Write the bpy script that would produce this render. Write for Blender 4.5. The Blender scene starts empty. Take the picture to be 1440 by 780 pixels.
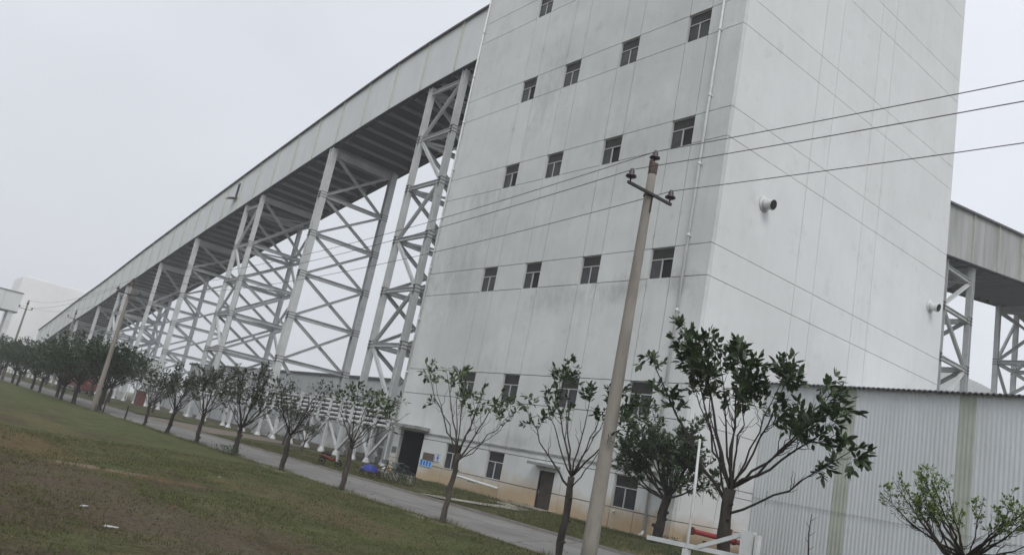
import bpy, math, random
import numpy as np
from mathutils import Vector, Matrix

C = bpy.context.scene.collection
S = bpy.context.scene
random.seed(7)
rad = math.radians

# ------------------------------------------------------------------ camera
def cam_axes(a, b, c):
    f = Vector((math.sin(a)*math.cos(b), math.cos(a)*math.cos(b), math.sin(b)))
    r0 = Vector((math.cos(a), -math.sin(a), 0)); u0 = r0.cross(f)
    r = r0*math.cos(c) + u0*math.sin(c); u = -r0*math.sin(c) + u0*math.cos(c)
    return r, u, f
R_, U_, F_ = cam_axes(-0.92923435, 0.22918495, 0.20069563)
cd = bpy.data.cameras.new('camera'); cam = bpy.data.objects.new('camera', cd); C.objects.link(cam)
cd.sensor_width = 36; cd.lens = 36*1128.06/1440; cd.clip_start = .1; cd.clip_end = 6000
M = Matrix.Identity(4)
for i in range(3):
    M[i][0] = R_[i]; M[i][1] = U_[i]; M[i][2] = -F_[i]
M.translation = (0, 0, 2.0)
cam.matrix_world = M
S.camera = cam

# ------------------------------------------------------------------ world, sun, exposure
SUN_EL, SUN_AZ = rad(48), rad(118)      # azimuth from +Y towards +X
w = bpy.data.worlds.new('World'); S.world = w; w.use_nodes = True
nt = w.node_tree; nt.nodes.clear()
sky = nt.nodes.new('ShaderNodeTexSky'); sky.sky_type = 'NISHITA'; sky.sun_disc = False
sky.sun_elevation = SUN_EL; sky.sun_rotation = SUN_AZ; sky.air_density = 1.0; sky.dust_density = 3.0
hs = nt.nodes.new('ShaderNodeHueSaturation'); hs.inputs['Saturation'].default_value = .16
mx = nt.nodes.new('ShaderNodeMix'); mx.data_type = 'RGBA'; mx.inputs[0].default_value = .72
tc = nt.nodes.new('ShaderNodeTexCoord')
mp = nt.nodes.new('ShaderNodeMapping'); mp.inputs['Scale'].default_value = (1, 1, 2.5)
nz = nt.nodes.new('ShaderNodeTexNoise'); nz.inputs['Scale'].default_value = 1.3; nz.inputs['Detail'].default_value = 3
cr = nt.nodes.new('ShaderNodeValToRGB')
cr.color_ramp.elements[0].position = .3; cr.color_ramp.elements[0].color = (5.6, 5.9, 6.5, 1)
cr.color_ramp.elements[1].position = .7; cr.color_ramp.elements[1].color = (7.2, 7.5, 8.2, 1)
bg = nt.nodes.new('ShaderNodeBackground'); bg.inputs['Strength'].default_value = .15
out = nt.nodes.new('ShaderNodeOutputWorld')
L = nt.links.new
L(sky.outputs[0], hs.inputs['Color']); L(hs.outputs[0], mx.inputs[6])
L(tc.outputs['Generated'], mp.inputs[0]); L(mp.outputs[0], nz.inputs['Vector']); L(nz.outputs['Fac'], cr.inputs[0]); L(cr.outputs[0], mx.inputs[7])
sx = nt.nodes.new('ShaderNodeSeparateXYZ'); L(tc.outputs['Generated'], sx.inputs[0])
gr = nt.nodes.new('ShaderNodeMapRange'); gr.inputs[1].default_value = -1; gr.inputs[2].default_value = 1; gr.inputs[3].default_value = .9; gr.inputs[4].default_value = 1.32
L(sx.outputs['X'], gr.inputs[0])
vm = nt.nodes.new('ShaderNodeVectorMath'); vm.operation = 'SCALE'; L(mx.outputs[2], vm.inputs[0]); L(gr.outputs[0], vm.inputs['Scale'])
L(vm.outputs[0], bg.inputs['Color']); L(bg.outputs[0], out.inputs[0])
sl = bpy.data.lights.new('sun', 'SUN'); sl.energy = 1.1; sl.angle = rad(25); sl.color = (1, .97, .93)
so = bpy.data.objects.new('sun', sl); C.objects.link(so)
sd = Vector((math.sin(SUN_AZ)*math.cos(SUN_EL), math.cos(SUN_AZ)*math.cos(SUN_EL), math.sin(SUN_EL)))
so.rotation_euler = sd.to_track_quat('Z', 'Y').to_euler()
vs = S.view_settings; vs.view_transform = 'Standard'; vs.look = 'None'; vs.gamma = 1; vs.exposure = 0.1
S.cycles.use_denoising = True; S.cycles.max_bounces = 6; S.cycles.volume_bounces = 1
S.cycles.transparent_max_bounces = 8

# ------------------------------------------------------------------ materials
def mat(name, c1, c2=None, scale=1.0, detail=6, rough=.8, stretch=(1, 1, 1), bump=0, bscale=None,
        spec=.3, metal=0, lo=.35, hi=.65, c3=None, s3=.2, amount3=.6, lo3=.5, hi3=.68, trans=0):
    m = bpy.data.materials.new(name); m.use_nodes = True; t = m.node_tree; N = t.nodes; K = t.links.new
    b = N['Principled BSDF']; b.inputs['Roughness'].default_value = rough
    b.inputs['Specular IOR Level'].default_value = spec; b.inputs['Metallic'].default_value = metal
    if c2 is None:
        b.inputs['Base Color'].default_value = (*c1, 1)
        if not bump: return m
    g = N.new('ShaderNodeNewGeometry'); mp = N.new('ShaderNodeMapping'); mp.inputs['Scale'].default_value = stretch
    K(g.outputs['Position'], mp.inputs[0])
    if c2 is not None:
        n = N.new('ShaderNodeTexNoise'); n.inputs['Scale'].default_value = scale; n.inputs['Detail'].default_value = detail; n.inputs['Roughness'].default_value = .6
        r = N.new('ShaderNodeValToRGB'); r.color_ramp.elements[0].position = lo; r.color_ramp.elements[1].position = hi
        r.color_ramp.elements[0].color = (*c1, 1); r.color_ramp.elements[1].color = (*c2, 1)
        K(mp.outputs[0], n.inputs['Vector']); K(n.outputs['Fac'], r.inputs[0]); last = r.outputs[0]
        if c3 is not None:
            n3 = N.new('ShaderNodeTexNoise'); n3.inputs['Scale'].default_value = s3; n3.inputs['Detail'].default_value = 7; n3.inputs['Roughness'].default_value = .65
            K(mp.outputs[0], n3.inputs['Vector'])
            mr = N.new('ShaderNodeMapRange'); mr.inputs[1].default_value = lo3; mr.inputs[2].default_value = hi3; mr.inputs[4].default_value = amount3
            K(n3.outputs['Fac'], mr.inputs[0])
            x = N.new('ShaderNodeMix'); x.data_type = 'RGBA'; x.inputs[7].default_value = (*c3, 1)
            K(mr.outputs[0], x.inputs[0]); K(last, x.inputs[6]); last = x.outputs[2]
        K(last, b.inputs['Base Color'])
    if bump:
        nb = N.new('ShaderNodeTexNoise'); nb.inputs['Scale'].default_value = bscale or scale*4; nb.inputs['Detail'].default_value = 5
        K(g.outputs['Position'], nb.inputs['Vector'])
        bu = N.new('ShaderNodeBump'); bu.inputs['Strength'].default_value = bump; bu.inputs['Distance'].default_value = .05
        K(nb.outputs['Fac'], bu.inputs['Height']); K(bu.outputs[0], b.inputs['Normal'])
    return m

def facade_mat(name, base, base2, stain, amt):
    """weathered plaster: blotches, vertical run-off streaks and an ochre splash band near the soil"""
    m = mat(name, base, base2, scale=.35, detail=8, rough=.85, c3=stain, s3=.11, amount3=amt, lo3=.46, hi3=.72, bump=.15, bscale=18)
    t = m.node_tree; N = t.nodes; K = t.links.new; b = N['Principled BSDF']
    last = b.inputs['Base Color'].links[0].from_socket
    g = N.new('ShaderNodeNewGeometry')
    # streaks
    mp = N.new('ShaderNodeMapping'); mp.inputs['Scale'].default_value = (1.6, 1.6, .09); K(g.outputs['Position'], mp.inputs[0])
    n = N.new('ShaderNodeTexNoise'); n.inputs['Scale'].default_value = 1.1; n.inputs['Detail'].default_value = 6; K(mp.outputs[0], n.inputs['Vector'])
    mr = N.new('ShaderNodeMapRange'); mr.inputs[1].default_value = .52; mr.inputs[2].default_value = .8; mr.inputs[4].default_value = amt*.35; K(n.outputs['Fac'], mr.inputs[0])
    x = N.new('ShaderNodeMix'); x.data_type = 'RGBA'; x.inputs[7].default_value = (stain[0]*.8, stain[1]*.8, stain[2]*.78, 1)
    K(mr.outputs[0], x.inputs[0]); K(last, x.inputs[6])
    # speckled mould patches
    n4 = N.new('ShaderNodeTexNoise'); n4.inputs['Scale'].default_value = .8; n4.inputs['Detail'].default_value = 9; n4.inputs['Roughness'].default_value = .72
    K(g.outputs['Position'], n4.inputs['Vector'])
    m4 = N.new('ShaderNodeMapRange'); m4.inputs[1].default_value = .56; m4.inputs[2].default_value = .76; m4.inputs[4].default_value = amt*.7; K(n4.outputs['Fac'], m4.inputs[0])
    x4 = N.new('ShaderNodeMix'); x4.data_type = 'RGBA'; x4.inputs[7].default_value = (.26, .26, .245, 1)
    K(m4.outputs[0], x4.inputs[0]); K(x.outputs[2], x4.inputs[6])
    # ochre splash band
    sp = N.new('ShaderNodeSeparateXYZ'); K(g.outputs['Position'], sp.inputs[0])
    n2 = N.new('ShaderNodeTexNoise'); n2.inputs['Scale'].default_value = .5; n2.inputs['Detail'].default_value = 7; K(g.outputs['Position'], n2.inputs['Vector'])
    ma = N.new('ShaderNodeMath'); ma.operation = 'MULTIPLY_ADD'; ma.inputs[1].default_value = 2.6; K(n2.outputs['Fac'], ma.inputs[0])
    neg = N.new('ShaderNodeMath'); neg.operation = 'MULTIPLY'; neg.inputs[1].default_value = -1; K(sp.outputs['Z'], neg.inputs[0]); K(neg.outputs[0], ma.inputs[2])
    m2 = N.new('ShaderNodeMapRange'); m2.inputs[1].default_value = -.25; m2.inputs[2].default_value = 1.0; m2.inputs[4].default_value = .85; K(ma.outputs[0], m2.inputs[0])
    x2 = N.new('ShaderNodeMix'); x2.data_type = 'RGBA'; x2.inputs[7].default_value = (.42, .30, .16, 1)
    K(m2.outputs[0], x2.inputs[0]); K(x4.outputs[2], x2.inputs[6]); K(x2.outputs[2], b.inputs['Base Color'])
    return m

def stains(m, L_):
    t = m.node_tree; N = t.nodes; K = t.links.new; b = N['Principled BSDF']; last = b.inputs['Base Color'].links[0].from_socket
    g = N.new('ShaderNodeNewGeometry'); wn = N.new('ShaderNodeTexNoise'); wn.inputs['Scale'].default_value = 1.7; wn.inputs['Detail'].default_value = 12; wn.inputs['Roughness'].default_value = .78
    sm = N.new('ShaderNodeMapping'); sm.inputs['Scale'].default_value = (1, 1, .45); K(g.outputs['Position'], sm.inputs[0]); K(sm.outputs[0], wn.inputs['Vector'])
    for (cx, cz, ax, az, col, st) in L_:
        mp_ = N.new('ShaderNodeMapping'); mp_.vector_type = 'TEXTURE'; mp_.inputs['Location'].default_value = (cx, 31, cz); mp_.inputs['Scale'].default_value = (ax, 1000, az)
        K(g.outputs['Position'], mp_.inputs[0]); ln = N.new('ShaderNodeVectorMath'); ln.operation = 'LENGTH'; K(mp_.outputs[0], ln.inputs[0])
        a1 = N.new('ShaderNodeMath'); a1.operation = 'MULTIPLY_ADD'; a1.inputs[1].default_value = 5.0; K(wn.outputs['Fac'], a1.inputs[0]); K(ln.outputs['Value'], a1.inputs[2])
        r_ = N.new('ShaderNodeMapRange'); r_.inputs[1].default_value = 2.3; r_.inputs[2].default_value = 3.6; r_.inputs[3].default_value = st*.75; r_.inputs[4].default_value = 0; K(a1.outputs[0], r_.inputs[0])
        xx = N.new('ShaderNodeMix'); xx.data_type = 'RGBA'; xx.inputs[7].default_value = (*col, 1); K(r_.outputs[0], xx.inputs[0]); K(last, xx.inputs[6]); last = xx.outputs[2]
    K(last, b.inputs['Base Color'])
M_FRONT = facade_mat('weathered_plaster', (.63, .65, .64), (.57, .59, .575), (.42, .43, .415), .6)
M_SIDE = facade_mat('plaster_lit_side', (.67, .68, .675), (.63, .64, .635), (.53, .535, .525), .4)  # same paint as the front, base lightened for the lit side, fainter stains
_g = (.30, .30, .28)
stains(M_FRONT, [(-48.5, 14.5, 3.2, 3.6, _g, .6), (-46.5, 20.5, 3.0, 2.4, _g, .5), (-42, 28.5, 2.0, 3.6, _g, .55), (-37, 12.6, 3, 1.0, _g, .6), (-31.8, 12.8, 2.6, .9, (.24, .24, .225), .7), (-27.4, 13.0, 1.4, .8, (.22, .22, .21), .7),
                 (-33, 22, 2.6, 3, _g, .4), (-44, 7, 4, 2.2, _g, .45), (-38, 3.6, 5, .6, _g, .6), (-30, 3.4, 4, .5, _g, .6), (-27.6, .7, 2.8, .9, (.42, .27, .12), .85), (-44, .7, 5, .8, (.40, .31, .2), .6), (-35, .5, 4, .6, (.40, .31, .19), .6)])
M_CORE = mat('wall_joint', (.17, .175, .17))
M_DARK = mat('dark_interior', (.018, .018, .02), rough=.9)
M_CANOPY = mat('canopy_concrete', (.30, .30, .29), (.17, .175, .165), scale=2)
M_FRAME = mat('window_frame', (.44, .45, .44), rough=.5)
M_GLASS = mat('window_glass', (.02, .022, .026), (.05, .052, .056), scale=1.2, rough=.25, spec=.25)
M_GLASS2 = mat('window_glass_brown', (.035, .032, .03), (.022, .021, .02), scale=1.5, rough=.4, spec=.15)
M_PVC = mat('pale_pipe', (.68, .69, .68), (.58, .59, .57), scale=2, rough=.45)
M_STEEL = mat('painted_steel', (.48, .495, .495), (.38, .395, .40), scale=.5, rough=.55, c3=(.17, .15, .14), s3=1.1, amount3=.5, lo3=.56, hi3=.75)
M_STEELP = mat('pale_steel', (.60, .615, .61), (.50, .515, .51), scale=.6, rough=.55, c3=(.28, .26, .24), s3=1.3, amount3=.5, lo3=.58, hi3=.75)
M_PLATE = mat('bolted_plates', (.13, .12, .12), rough=.7)
M_CLAD = mat('gallery_sheet', (.60, .62, .615), (.56, .58, .57), scale=.25, rough=.5, stretch=(1, 1, .25), c3=(.49, .50, .495), s3=.8, amount3=.4)
M_CLADR = mat('gallery_sheet_weathered', (.38, .385, .37), (.27, .275, .265), scale=.9, rough=.6, stretch=(1, 1, .12), c3=(.18, .18, .17), s3=.8, amount3=.6)
M_STRIP = mat('greenish_strip', (.50, .535, .46), (.44, .48, .41), scale=1.2, rough=.6)
M_ROOF = mat('roof_sheet', (.07, .07, .075), (.12, .12, .125), scale=2, rough=.7)
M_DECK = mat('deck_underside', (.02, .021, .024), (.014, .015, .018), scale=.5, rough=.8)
M_RIB = mat('deck_rib', (.30, .305, .32), rough=.7)
M_SHED = mat('shed_sheet', (.55, .58, .595), (.50, .53, .54), scale=.35, rough=.5, stretch=(1, 1, .2), c3=(.42, .44, .44), s3=.9, amount3=.45)
M_SHEDG = mat('translucent_strip_green', (.38, .405, .35), (.32, .345, .295), scale=.8, rough=.55)
M_CONC = mat('concrete', (.26, .255, .24), (.19, .19, .18), scale=.7, rough=.9, bump=.2, bscale=20)
M_WHITEC = mat('whitewashed_concrete', (.46, .465, .45), (.33, .33, .32), scale=1.5, rough=.85)
M_ROAD = mat('road_concrete', (.215, .21, .197), (.165, .16, .15), scale=.5, detail=9, rough=.9, stretch=(.5, 1.2, 1), c3=(.12, .112, .105), s3=.25, amount3=.6, lo3=.5, hi3=.7, bump=.25, bscale=12)
M_KERB = mat('kerb_stone', (.24, .23, .21), (.17, .165, .15), scale=1.2, rough=.9)
M_PATH = mat('path_concrete', (.30, .28, .24), (.22, .2, .17), scale=.8, rough=.9)
M_POLE = mat('pole_concrete', (.285, .262, .23), (.23, .21, .185), scale=1.2, rough=.9, stretch=(1, 1, .3), c3=(.12, .1, .085), s3=2.5, amount3=.4, bump=.2, bscale=25)
M_RUST = mat('rusty_collar', (.13, .095, .075), (.06, .045, .045), scale=9, rough=.9)
M_INSUL = mat('dark_porcelain', (.035, .018, .02), rough=.25, spec=.6)
M_WIRE = mat('wire', (.05, .05, .052), rough=.6)
M_ARM = mat('crossarm_steel', (.05, .047, .047), rough=.7)
M_BARK = mat('bark', (.026, .022, .019), (.055, .047, .04), scale=6, rough=.95, stretch=(1, 1, .3), bump=.5, bscale=30)
M_BARKL = mat('bark_pale', (.045, .039, .033), (.095, .082, .07), scale=6, rough=.95, stretch=(1, 1, .3), bump=.5, bscale=30)
M_RED = mat('red_paint', (.34, .035, .04), (.25, .03, .035), scale=2, rough=.5)
M_REDT = mat('faded_red_paint', (.15, .035, .028), (.10, .026, .022), scale=1, rough=.6)
M_WHITE = mat('white_paint', (.62, .63, .63), (.5, .51, .5), scale=2.5, rough=.5)
M_BLACK = mat('black_rubber', (.02, .02, .02), rough=.8)
M_TARP = mat('blue_tarp', (.03, .05, .28), (.015, .025, .13), scale=3, rough=.5, bump=.6, bscale=6)
M_CHROME = mat('worn_metal', (.35, .35, .35), rough=.35, metal=.8)
M_BROWNP = mat('brown_plaque', (.11, .085, .07), rough=.6)
M_GREYP = mat('grey_plaque', (.14, .15, .15), rough=.6)
M_BLUE = mat('notice_blue', (.03, .12, .52), rough=.5)
M_CYAN = mat('notice_pale_blue', (.28, .5, .75), rough=.5)
M_SILO = mat('far_white_render', (.8, .79, .78), (.7, .69, .68), scale=.04, rough=.9)
M_HILL = mat('hill_scrub', (.06, .075, .06), (.09, .1, .08), scale=.01, rough=1)

def leaf_mat(name, a, b, spec=.4, rough=.45):
    m = bpy.data.materials.new(name); m.use_nodes = True; t = m.node_tree; N = t.nodes; K = t.links.new
    p = N['Principled BSDF']; p.inputs['Roughness'].default_value = rough; p.inputs['Specular IOR Level'].default_value = spec
    g = N.new('ShaderNodeNewGeometry'); r = N.new('ShaderNodeValToRGB')
    r.color_ramp.elements[0].color = (*a, 1); r.color_ramp.elements[1].color = (*b, 1)
    K(g.outputs['Random Per Island'], r.inputs[0]); K(r.outputs[0], p.inputs['Base Color'])
    tr = N.new('ShaderNodeBsdfTranslucent'); K(r.outputs[0], tr.inputs['Color'])
    mx = N.new('ShaderNodeMixShader'); mx.inputs[0].default_value = .25
    o = N['Material Output']; K(p.outputs[0], mx.inputs[1]); K(tr.outputs[0], mx.inputs[2]); K(mx.outputs[0], o.inputs['Surface'])
    return m
M_LEAF = leaf_mat('leaf_dark', (.028, .05, .022), (.06, .095, .035))
M_LEAF2 = leaf_mat('leaf_mid', (.04, .065, .025), (.095, .13, .05))
M_LEAF3 = leaf_mat('leaf_yellow_green', (.06, .11, .025), (.17, .24, .05))
M_LEAF4 = leaf_mat('leaf_dusty', (.035, .05, .03), (.075, .085, .05))
M_BLADE = leaf_mat('grass_blade', (.05, .065, .025), (.16, .15, .075), rough=.8, spec=.1)

# ------------------------------------------------------------------ mesh helper
class MB:
    def __init__(s): s.v = []; s.f = []; s.m = []
    def add(s, vs, fs, mi=0):
        o = len(s.v); s.v += [tuple(p) for p in vs]; s.f += [tuple(i+o for i in f) for f in fs]; s.m += [mi]*len(fs)
        return s
    def box(s, x0, x1, y0, y1, z0, z1, mi=0):
        return s.add([(x0,y0,z0),(x1,y0,z0),(x1,y1,z0),(x0,y1,z0),(x0,y0,z1),(x1,y0,z1),(x1,y1,z1),(x0,y1,z1)],
                     [(0,3,2,1),(4,5,6,7),(0,1,5,4),(1,2,6,5),(2,3,7,6),(3,0,4,7)], mi)
    def frame(s, p, q, up=(0,0,1)):
        p = Vector(p); q = Vector(q); d = (q-p).normalized(); up = Vector(up)
        if abs(d.dot(up)) > .98: up = Vector((0, 1, 0))
        a = d.cross(up).normalized(); b = a.cross(d).normalized(); return p, q, a, b
    def beam(s, p, q, w, h, mi=0, up=(0,0,1)):
        p, q, a, b = s.frame(p, q, up); vs = []
        for c in (p, q):
            for i, j in ((-1,-1),(1,-1),(1,1),(-1,1)): vs.append(c + a*i*w/2 + b*j*h/2)
        return s.add(vs, [(0,3,2,1),(4,5,6,7),(0,1,5,4),(1,2,6,5),(2,3,7,6),(3,0,4,7)], mi)
    def ibeam(s, p, q, w, h, mi=0, up=(0,0,1), t=.12):
        p, q, a, b = s.frame(p, q, up); tf = h*t; tw = w*t
        pr = [(-w/2,-h/2),(w/2,-h/2),(w/2,-h/2+tf),(tw/2,-h/2+tf),(tw/2,h/2-tf),(w/2,h/2-tf),(w/2,h/2),(-w/2,h/2),(-w/2,h/2-tf),(-tw/2,h/2-tf),(-tw/2,-h/2+tf),(-w/2,-h/2+tf)]
        vs = [c + a*i + b*j for c in (p, q) for i, j in pr]; n = 12
        fs = [(i, (i+1) % n, (i+1) % n + n, i+n) for i in range(n)] + [(0,1,2,11),(2,3,10,11),(3,4,9,10),(4,5,8,9),(5,6,7,8)] + [(12,23,14,13),(14,23,22,15),(15,22,21,16),(16,21,20,17),(17,20,19,18)]
        return s.add(vs, fs, mi)
    def tube(s, pts, rs, n=6, mi=0, caps=True):
        pts = [Vector(p) for p in pts]; N = len(pts)
        if not hasattr(rs, '__len__'): rs = [rs]*N
        vs = []; ref = None
        for i in range(N):
            d = (pts[min(i+1, N-1)] - pts[max(i-1, 0)])
            d = d.normalized() if d.length > 1e-9 else Vector((0, 0, 1))
            if ref is None: ref = Vector((1, 0, 0)) if abs(d.x) < .9 else Vector((0, 1, 0))
            a = (ref - d*ref.dot(d)).normalized(); b = d.cross(a); ref = a
            for k in range(n):
                t = 2*math.pi*k/n; vs.append(pts[i] + (a*math.cos(t) + b*math.sin(t))*rs[i])
        fs = [(i*n+k, i*n+(k+1) % n, (i+1)*n+(k+1) % n, (i+1)*n+k) for i in range(N-1) for k in range(n)]
        if caps: fs += [tuple(range(n-1, -1, -1)), tuple(range((N-1)*n, N*n))]
        return s.add(vs, fs, mi)
    def lathe(s, c, prof, n=12, mi=0):
        pts = [(c[0], c[1], c[2]+z) for r, z in prof]
        vs = [(p[0]+r*math.cos(2*math.pi*k/n), p[1]+r*math.sin(2*math.pi*k/n), p[2]) for p, (r, z) in zip(pts, prof) for k in range(n)]
        N = len(prof)
        fs = [(i*n+k, i*n+(k+1) % n, (i+1)*n+(k+1) % n, (i+1)*n+k) for i in range(N-1) for k in range(n)]
        fs += [tuple(range(n-1, -1, -1)), tuple(range((N-1)*n, N*n))]
        return s.add(vs, fs, mi)
    def build(s, name, mats, parent=None, smooth=False, loc=None):
        """vertices are given in world space unless local=True was used by the caller through loc"""
        me = bpy.data.meshes.new(name)
        off = Vector(loc) if loc is not None else (parent.get('_o') and Vector(parent['_o']) or Vector((0, 0, 0))) if parent else Vector((0, 0, 0))
        vs = np.array(s.v, dtype=np.float64).reshape(-1, 3) - np.array(off)
        me.from_pydata(vs.tolist(), [], s.f)
        if not isinstance(mats, (list, tuple)): mats = [mats]
        for m in mats: me.materials.append(m)
        me.polygons.foreach_set('material_index', s.m)
        if smooth: me.polygons.foreach_set('use_smooth', [True]*len(s.f))
        me.update(); o = bpy.data.objects.new(name, me); C.objects.link(o)
        if parent:
            o.parent = parent; o['_o'] = list(off)
        elif loc is not None:
            o.location = loc; o['_o'] = list(off)
        return o
def tag(o, label=None, cat=None, group=None, kind=None):
    if label: o['label'] = label
    if cat: o['category'] = cat
    if group: o['group'] = group
    if kind: o['kind'] = kind
    return o
def thing(name, loc, label, cat, group=None):
    o = bpy.data.objects.new(name, None); C.objects.link(o); o.location = loc; o['_o'] = list(loc); o.empty_display_size = .3
    return tag(o, label, cat, group)
def kids(o): return [c for c in bpy.data.objects if c.parent == o]
def dup(o, loc=None, rz=0, sc=1, label=None, group=None):
    r = o.copy(); C.objects.link(r)
    if loc: r.location = loc
    r.rotation_euler = (0, 0, rz); r.scale = (sc, sc, sc)
    if label: r['label'] = label
    if group: r['group'] = group
    for ch in kids(o):
        c = ch.copy(); C.objects.link(c); c.parent = r
        for g in kids(ch):
            d = g.copy(); C.objects.link(d); d.parent = c
    return r
def struct(name, mb, m, smooth=False): return tag(mb.build(name, m, smooth=smooth), kind='structure')

# ================================================================== GROUND
# bare and dry patches of the field: centre x, y, radii, colour, strength
PATCH = [(-18.0, 3.9, 5.0, 1.25, (.10, .078, .058), .6), (-13.2, 4.9, 3.6, 1.0, (.10, .08, .062), .55), (-21.8, 6.2, .55, 1.7, (.14, .085, .055), .55), (-23.6, 9.0, 1.3, .45, (.13, .085, .055), .4),
         (-27.5, 4.3, 5.5, 1.2, (.115, .085, .045), .75), (-20.5, 10.4, 5.0, 1.2, (.105, .08, .05), .7), (-10.5, 7.2, 2.6, 1.0, (.09, .07, .05), .7), (-22.2, 5.2, .35, 1.2, (.2, .165, .12), .6), (-38, 6.5, 9, 1.0, (.11, .10, .05), .6),
         (-15.5, 6.6, 2.2, .8, (.1, .08, .055), .6), (-21.6, 14.8, 1.3, .35, (.2, .18, .14), .8), (-33.6, 14.8, 1.6, .4, (.2, .18, .14), .8), (-28, 14.85, 1.2, .3, (.2, .18, .14), .7)]
def ground_mat():
    m = bpy.data.materials.new('meadow_soil'); m.use_nodes = True; t = m.node_tree; N = t.nodes; K = t.links.new
    b = N['Principled BSDF']; b.inputs['Roughness'].default_value = 1; b.inputs['Specular IOR Level'].default_value = .05
    g = N.new('ShaderNodeNewGeometry')
    def noise(s, d=7, r=.65):
        n = N.new('ShaderNodeTexNoise'); n.inputs['Scale'].default_value = s; n.inputs['Detail'].default_value = d; n.inputs['Roughness'].default_value = r
        K(g.outputs['Position'], n.inputs['Vector']); return n.outputs['Fac']
    r = N.new('ShaderNodeValToRGB'); e = r.color_ramp.elements
    e[0].position = .3; e[0].color = (.04, .052, .022, 1); e[1].position = .72; e[1].color = (.115, .118, .057, 1)
    K(noise(.7, 10, .75), r.inputs[0])
    # bare brown ground, more of it close to the camera and in streaks
    sp = N.new('ShaderNodeSeparateXYZ'); K(g.outputs['Position'], sp.inputs[0])
    my = N.new('ShaderNodeMapRange'); my.inputs[1].default_value = 2; my.inputs[2].default_value = 12; my.inputs[3].default_value = .13; my.inputs[4].default_value = -.10
    K(sp.outputs['Y'], my.inputs[0])
    ad = N.new('ShaderNodeMath'); ad.operation = 'ADD'; K(noise(.23, 9, .7), ad.inputs[0]); K(my.outputs[0], ad.inputs[1])
    mr = N.new('ShaderNodeMapRange'); mr.inputs[1].default_value = .47; mr.inputs[2].default_value = .62; mr.inputs[4].default_value = .85; K(ad.outputs[0], mr.inputs[0])
    br = N.new('ShaderNodeValToRGB'); br.color_ramp.elements[0].color = (.05, .036, .029, 1); br.color_ramp.elements[1].color = (.115, .085, .062, 1)
    br.color_ramp.elements[0].position = .35; br.color_ramp.elements[1].position = .7; K(noise(3.2, 8, .75), br.inputs[0])
    x = N.new('ShaderNodeMix'); x.data_type = 'RGBA'; K(mr.outputs[0], x.inputs[0]); K(r.outputs[0], x.inputs[6]); K(br.outputs[0], x.inputs[7])
    n5 = noise(.42, 6, .6); m5 = N.new('ShaderNodeMapRange'); m5.inputs[1].default_value = .5; m5.inputs[2].default_value = .7; m5.inputs[4].default_value = .6; K(n5, m5.inputs[0])
    x5 = N.new('ShaderNodeMix'); x5.data_type = 'RGBA'; x5.inputs[7].default_value = (.085, .095, .03, 1); K(m5.outputs[0], x5.inputs[0]); K(x.outputs[2], x5.inputs[6])
    n6 = noise(.33, 10, .8); m6 = N.new('ShaderNodeMapRange'); m6.inputs[1].default_value = .57; m6.inputs[2].default_value = .66; m6.inputs[4].default_value = .85; K(n6, m6.inputs[0])
    x6 = N.new('ShaderNodeMix'); x6.data_type = 'RGBA'; x6.inputs[7].default_value = (.115, .055, .035, 1); K(m6.outputs[0], x6.inputs[0]); K(x5.outputs[2], x6.inputs[6])
    last = x6.outputs[2]
    wn = N.new('ShaderNodeTexNoise'); wn.inputs['Scale'].default_value = 1.1; wn.inputs['Detail'].default_value = 8; wn.inputs['Roughness'].default_value = .75; K(g.outputs['Position'], wn.inputs['Vector'])
    for (cx, cy, ax, ay, col, st) in PATCH:
        mp_ = N.new('ShaderNodeMapping'); mp_.vector_type = 'TEXTURE'; mp_.inputs['Location'].default_value = (cx, cy, 0); mp_.inputs['Scale'].default_value = (ax, ay, 1000)
        K(g.outputs['Position'], mp_.inputs[0]); ln = N.new('ShaderNodeVectorMath'); ln.operation = 'LENGTH'; K(mp_.outputs[0], ln.inputs[0])
        a1 = N.new('ShaderNodeMath'); a1.operation = 'MULTIPLY_ADD'; a1.inputs[1].default_value = 2.2; K(wn.outputs['Fac'], a1.inputs[0]); K(ln.outputs['Value'], a1.inputs[2])
        r_ = N.new('ShaderNodeMapRange'); r_.inputs[1].default_value = 1.75; r_.inputs[2].default_value = 2.3; r_.inputs[3].default_value = st; r_.inputs[4].default_value = 0; K(a1.outputs[0], r_.inputs[0])
        xx = N.new('ShaderNodeMix'); xx.data_type = 'RGBA'; xx.inputs[7].default_value = (*col, 1); K(r_.outputs[0], xx.inputs[0]); K(last, xx.inputs[6]); last = xx.outputs[2]
    fine = noise(9, 6, .8); fm = N.new('ShaderNodeMapRange'); fm.inputs[1].default_value = .3; fm.inputs[2].default_value = .7; fm.inputs[3].default_value = .6; fm.inputs[4].default_value = 1.75; K(fine, fm.inputs[0])
    vm_ = N.new('ShaderNodeVectorMath'); vm_.operation = 'SCALE'; K(last, vm_.inputs[0]); K(fm.outputs[0], vm_.inputs['Scale'])
    K(vm_.outputs[0], b.inputs['Base Color'])
    bu = N.new('ShaderNodeBump'); bu.inputs['Strength'].default_value = .9; bu.inputs['Distance'].default_value = .12; K(noise(6, 8, .7), bu.inputs['Height']); K(bu.outputs[0], b.inputs['Normal'])
    return m
M_SOIL = ground_mat()
M_VERGE = mat('verge_turf', (.04, .05, .02), (.07, .075, .035), scale=.9, detail=9, rough=1, spec=.05, c3=(.17, .13, .085), s3=.33, amount3=.85, lo3=.5, hi3=.66, bump=.8, bscale=6)
M_YARD = mat('yard_soil', (.06, .06, .035), (.10, .085, .06), scale=.3, rough=1, spec=.05)
rng = np.random.default_rng(3)
def bumpy(x, y):
    h = .05*math.sin(x*.31+1)*math.sin(y*.43) + .03*math.sin(x*.9+y*.7)
    return h*max(0, min(1, (14.2-y)/3))
g = MB()
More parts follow.
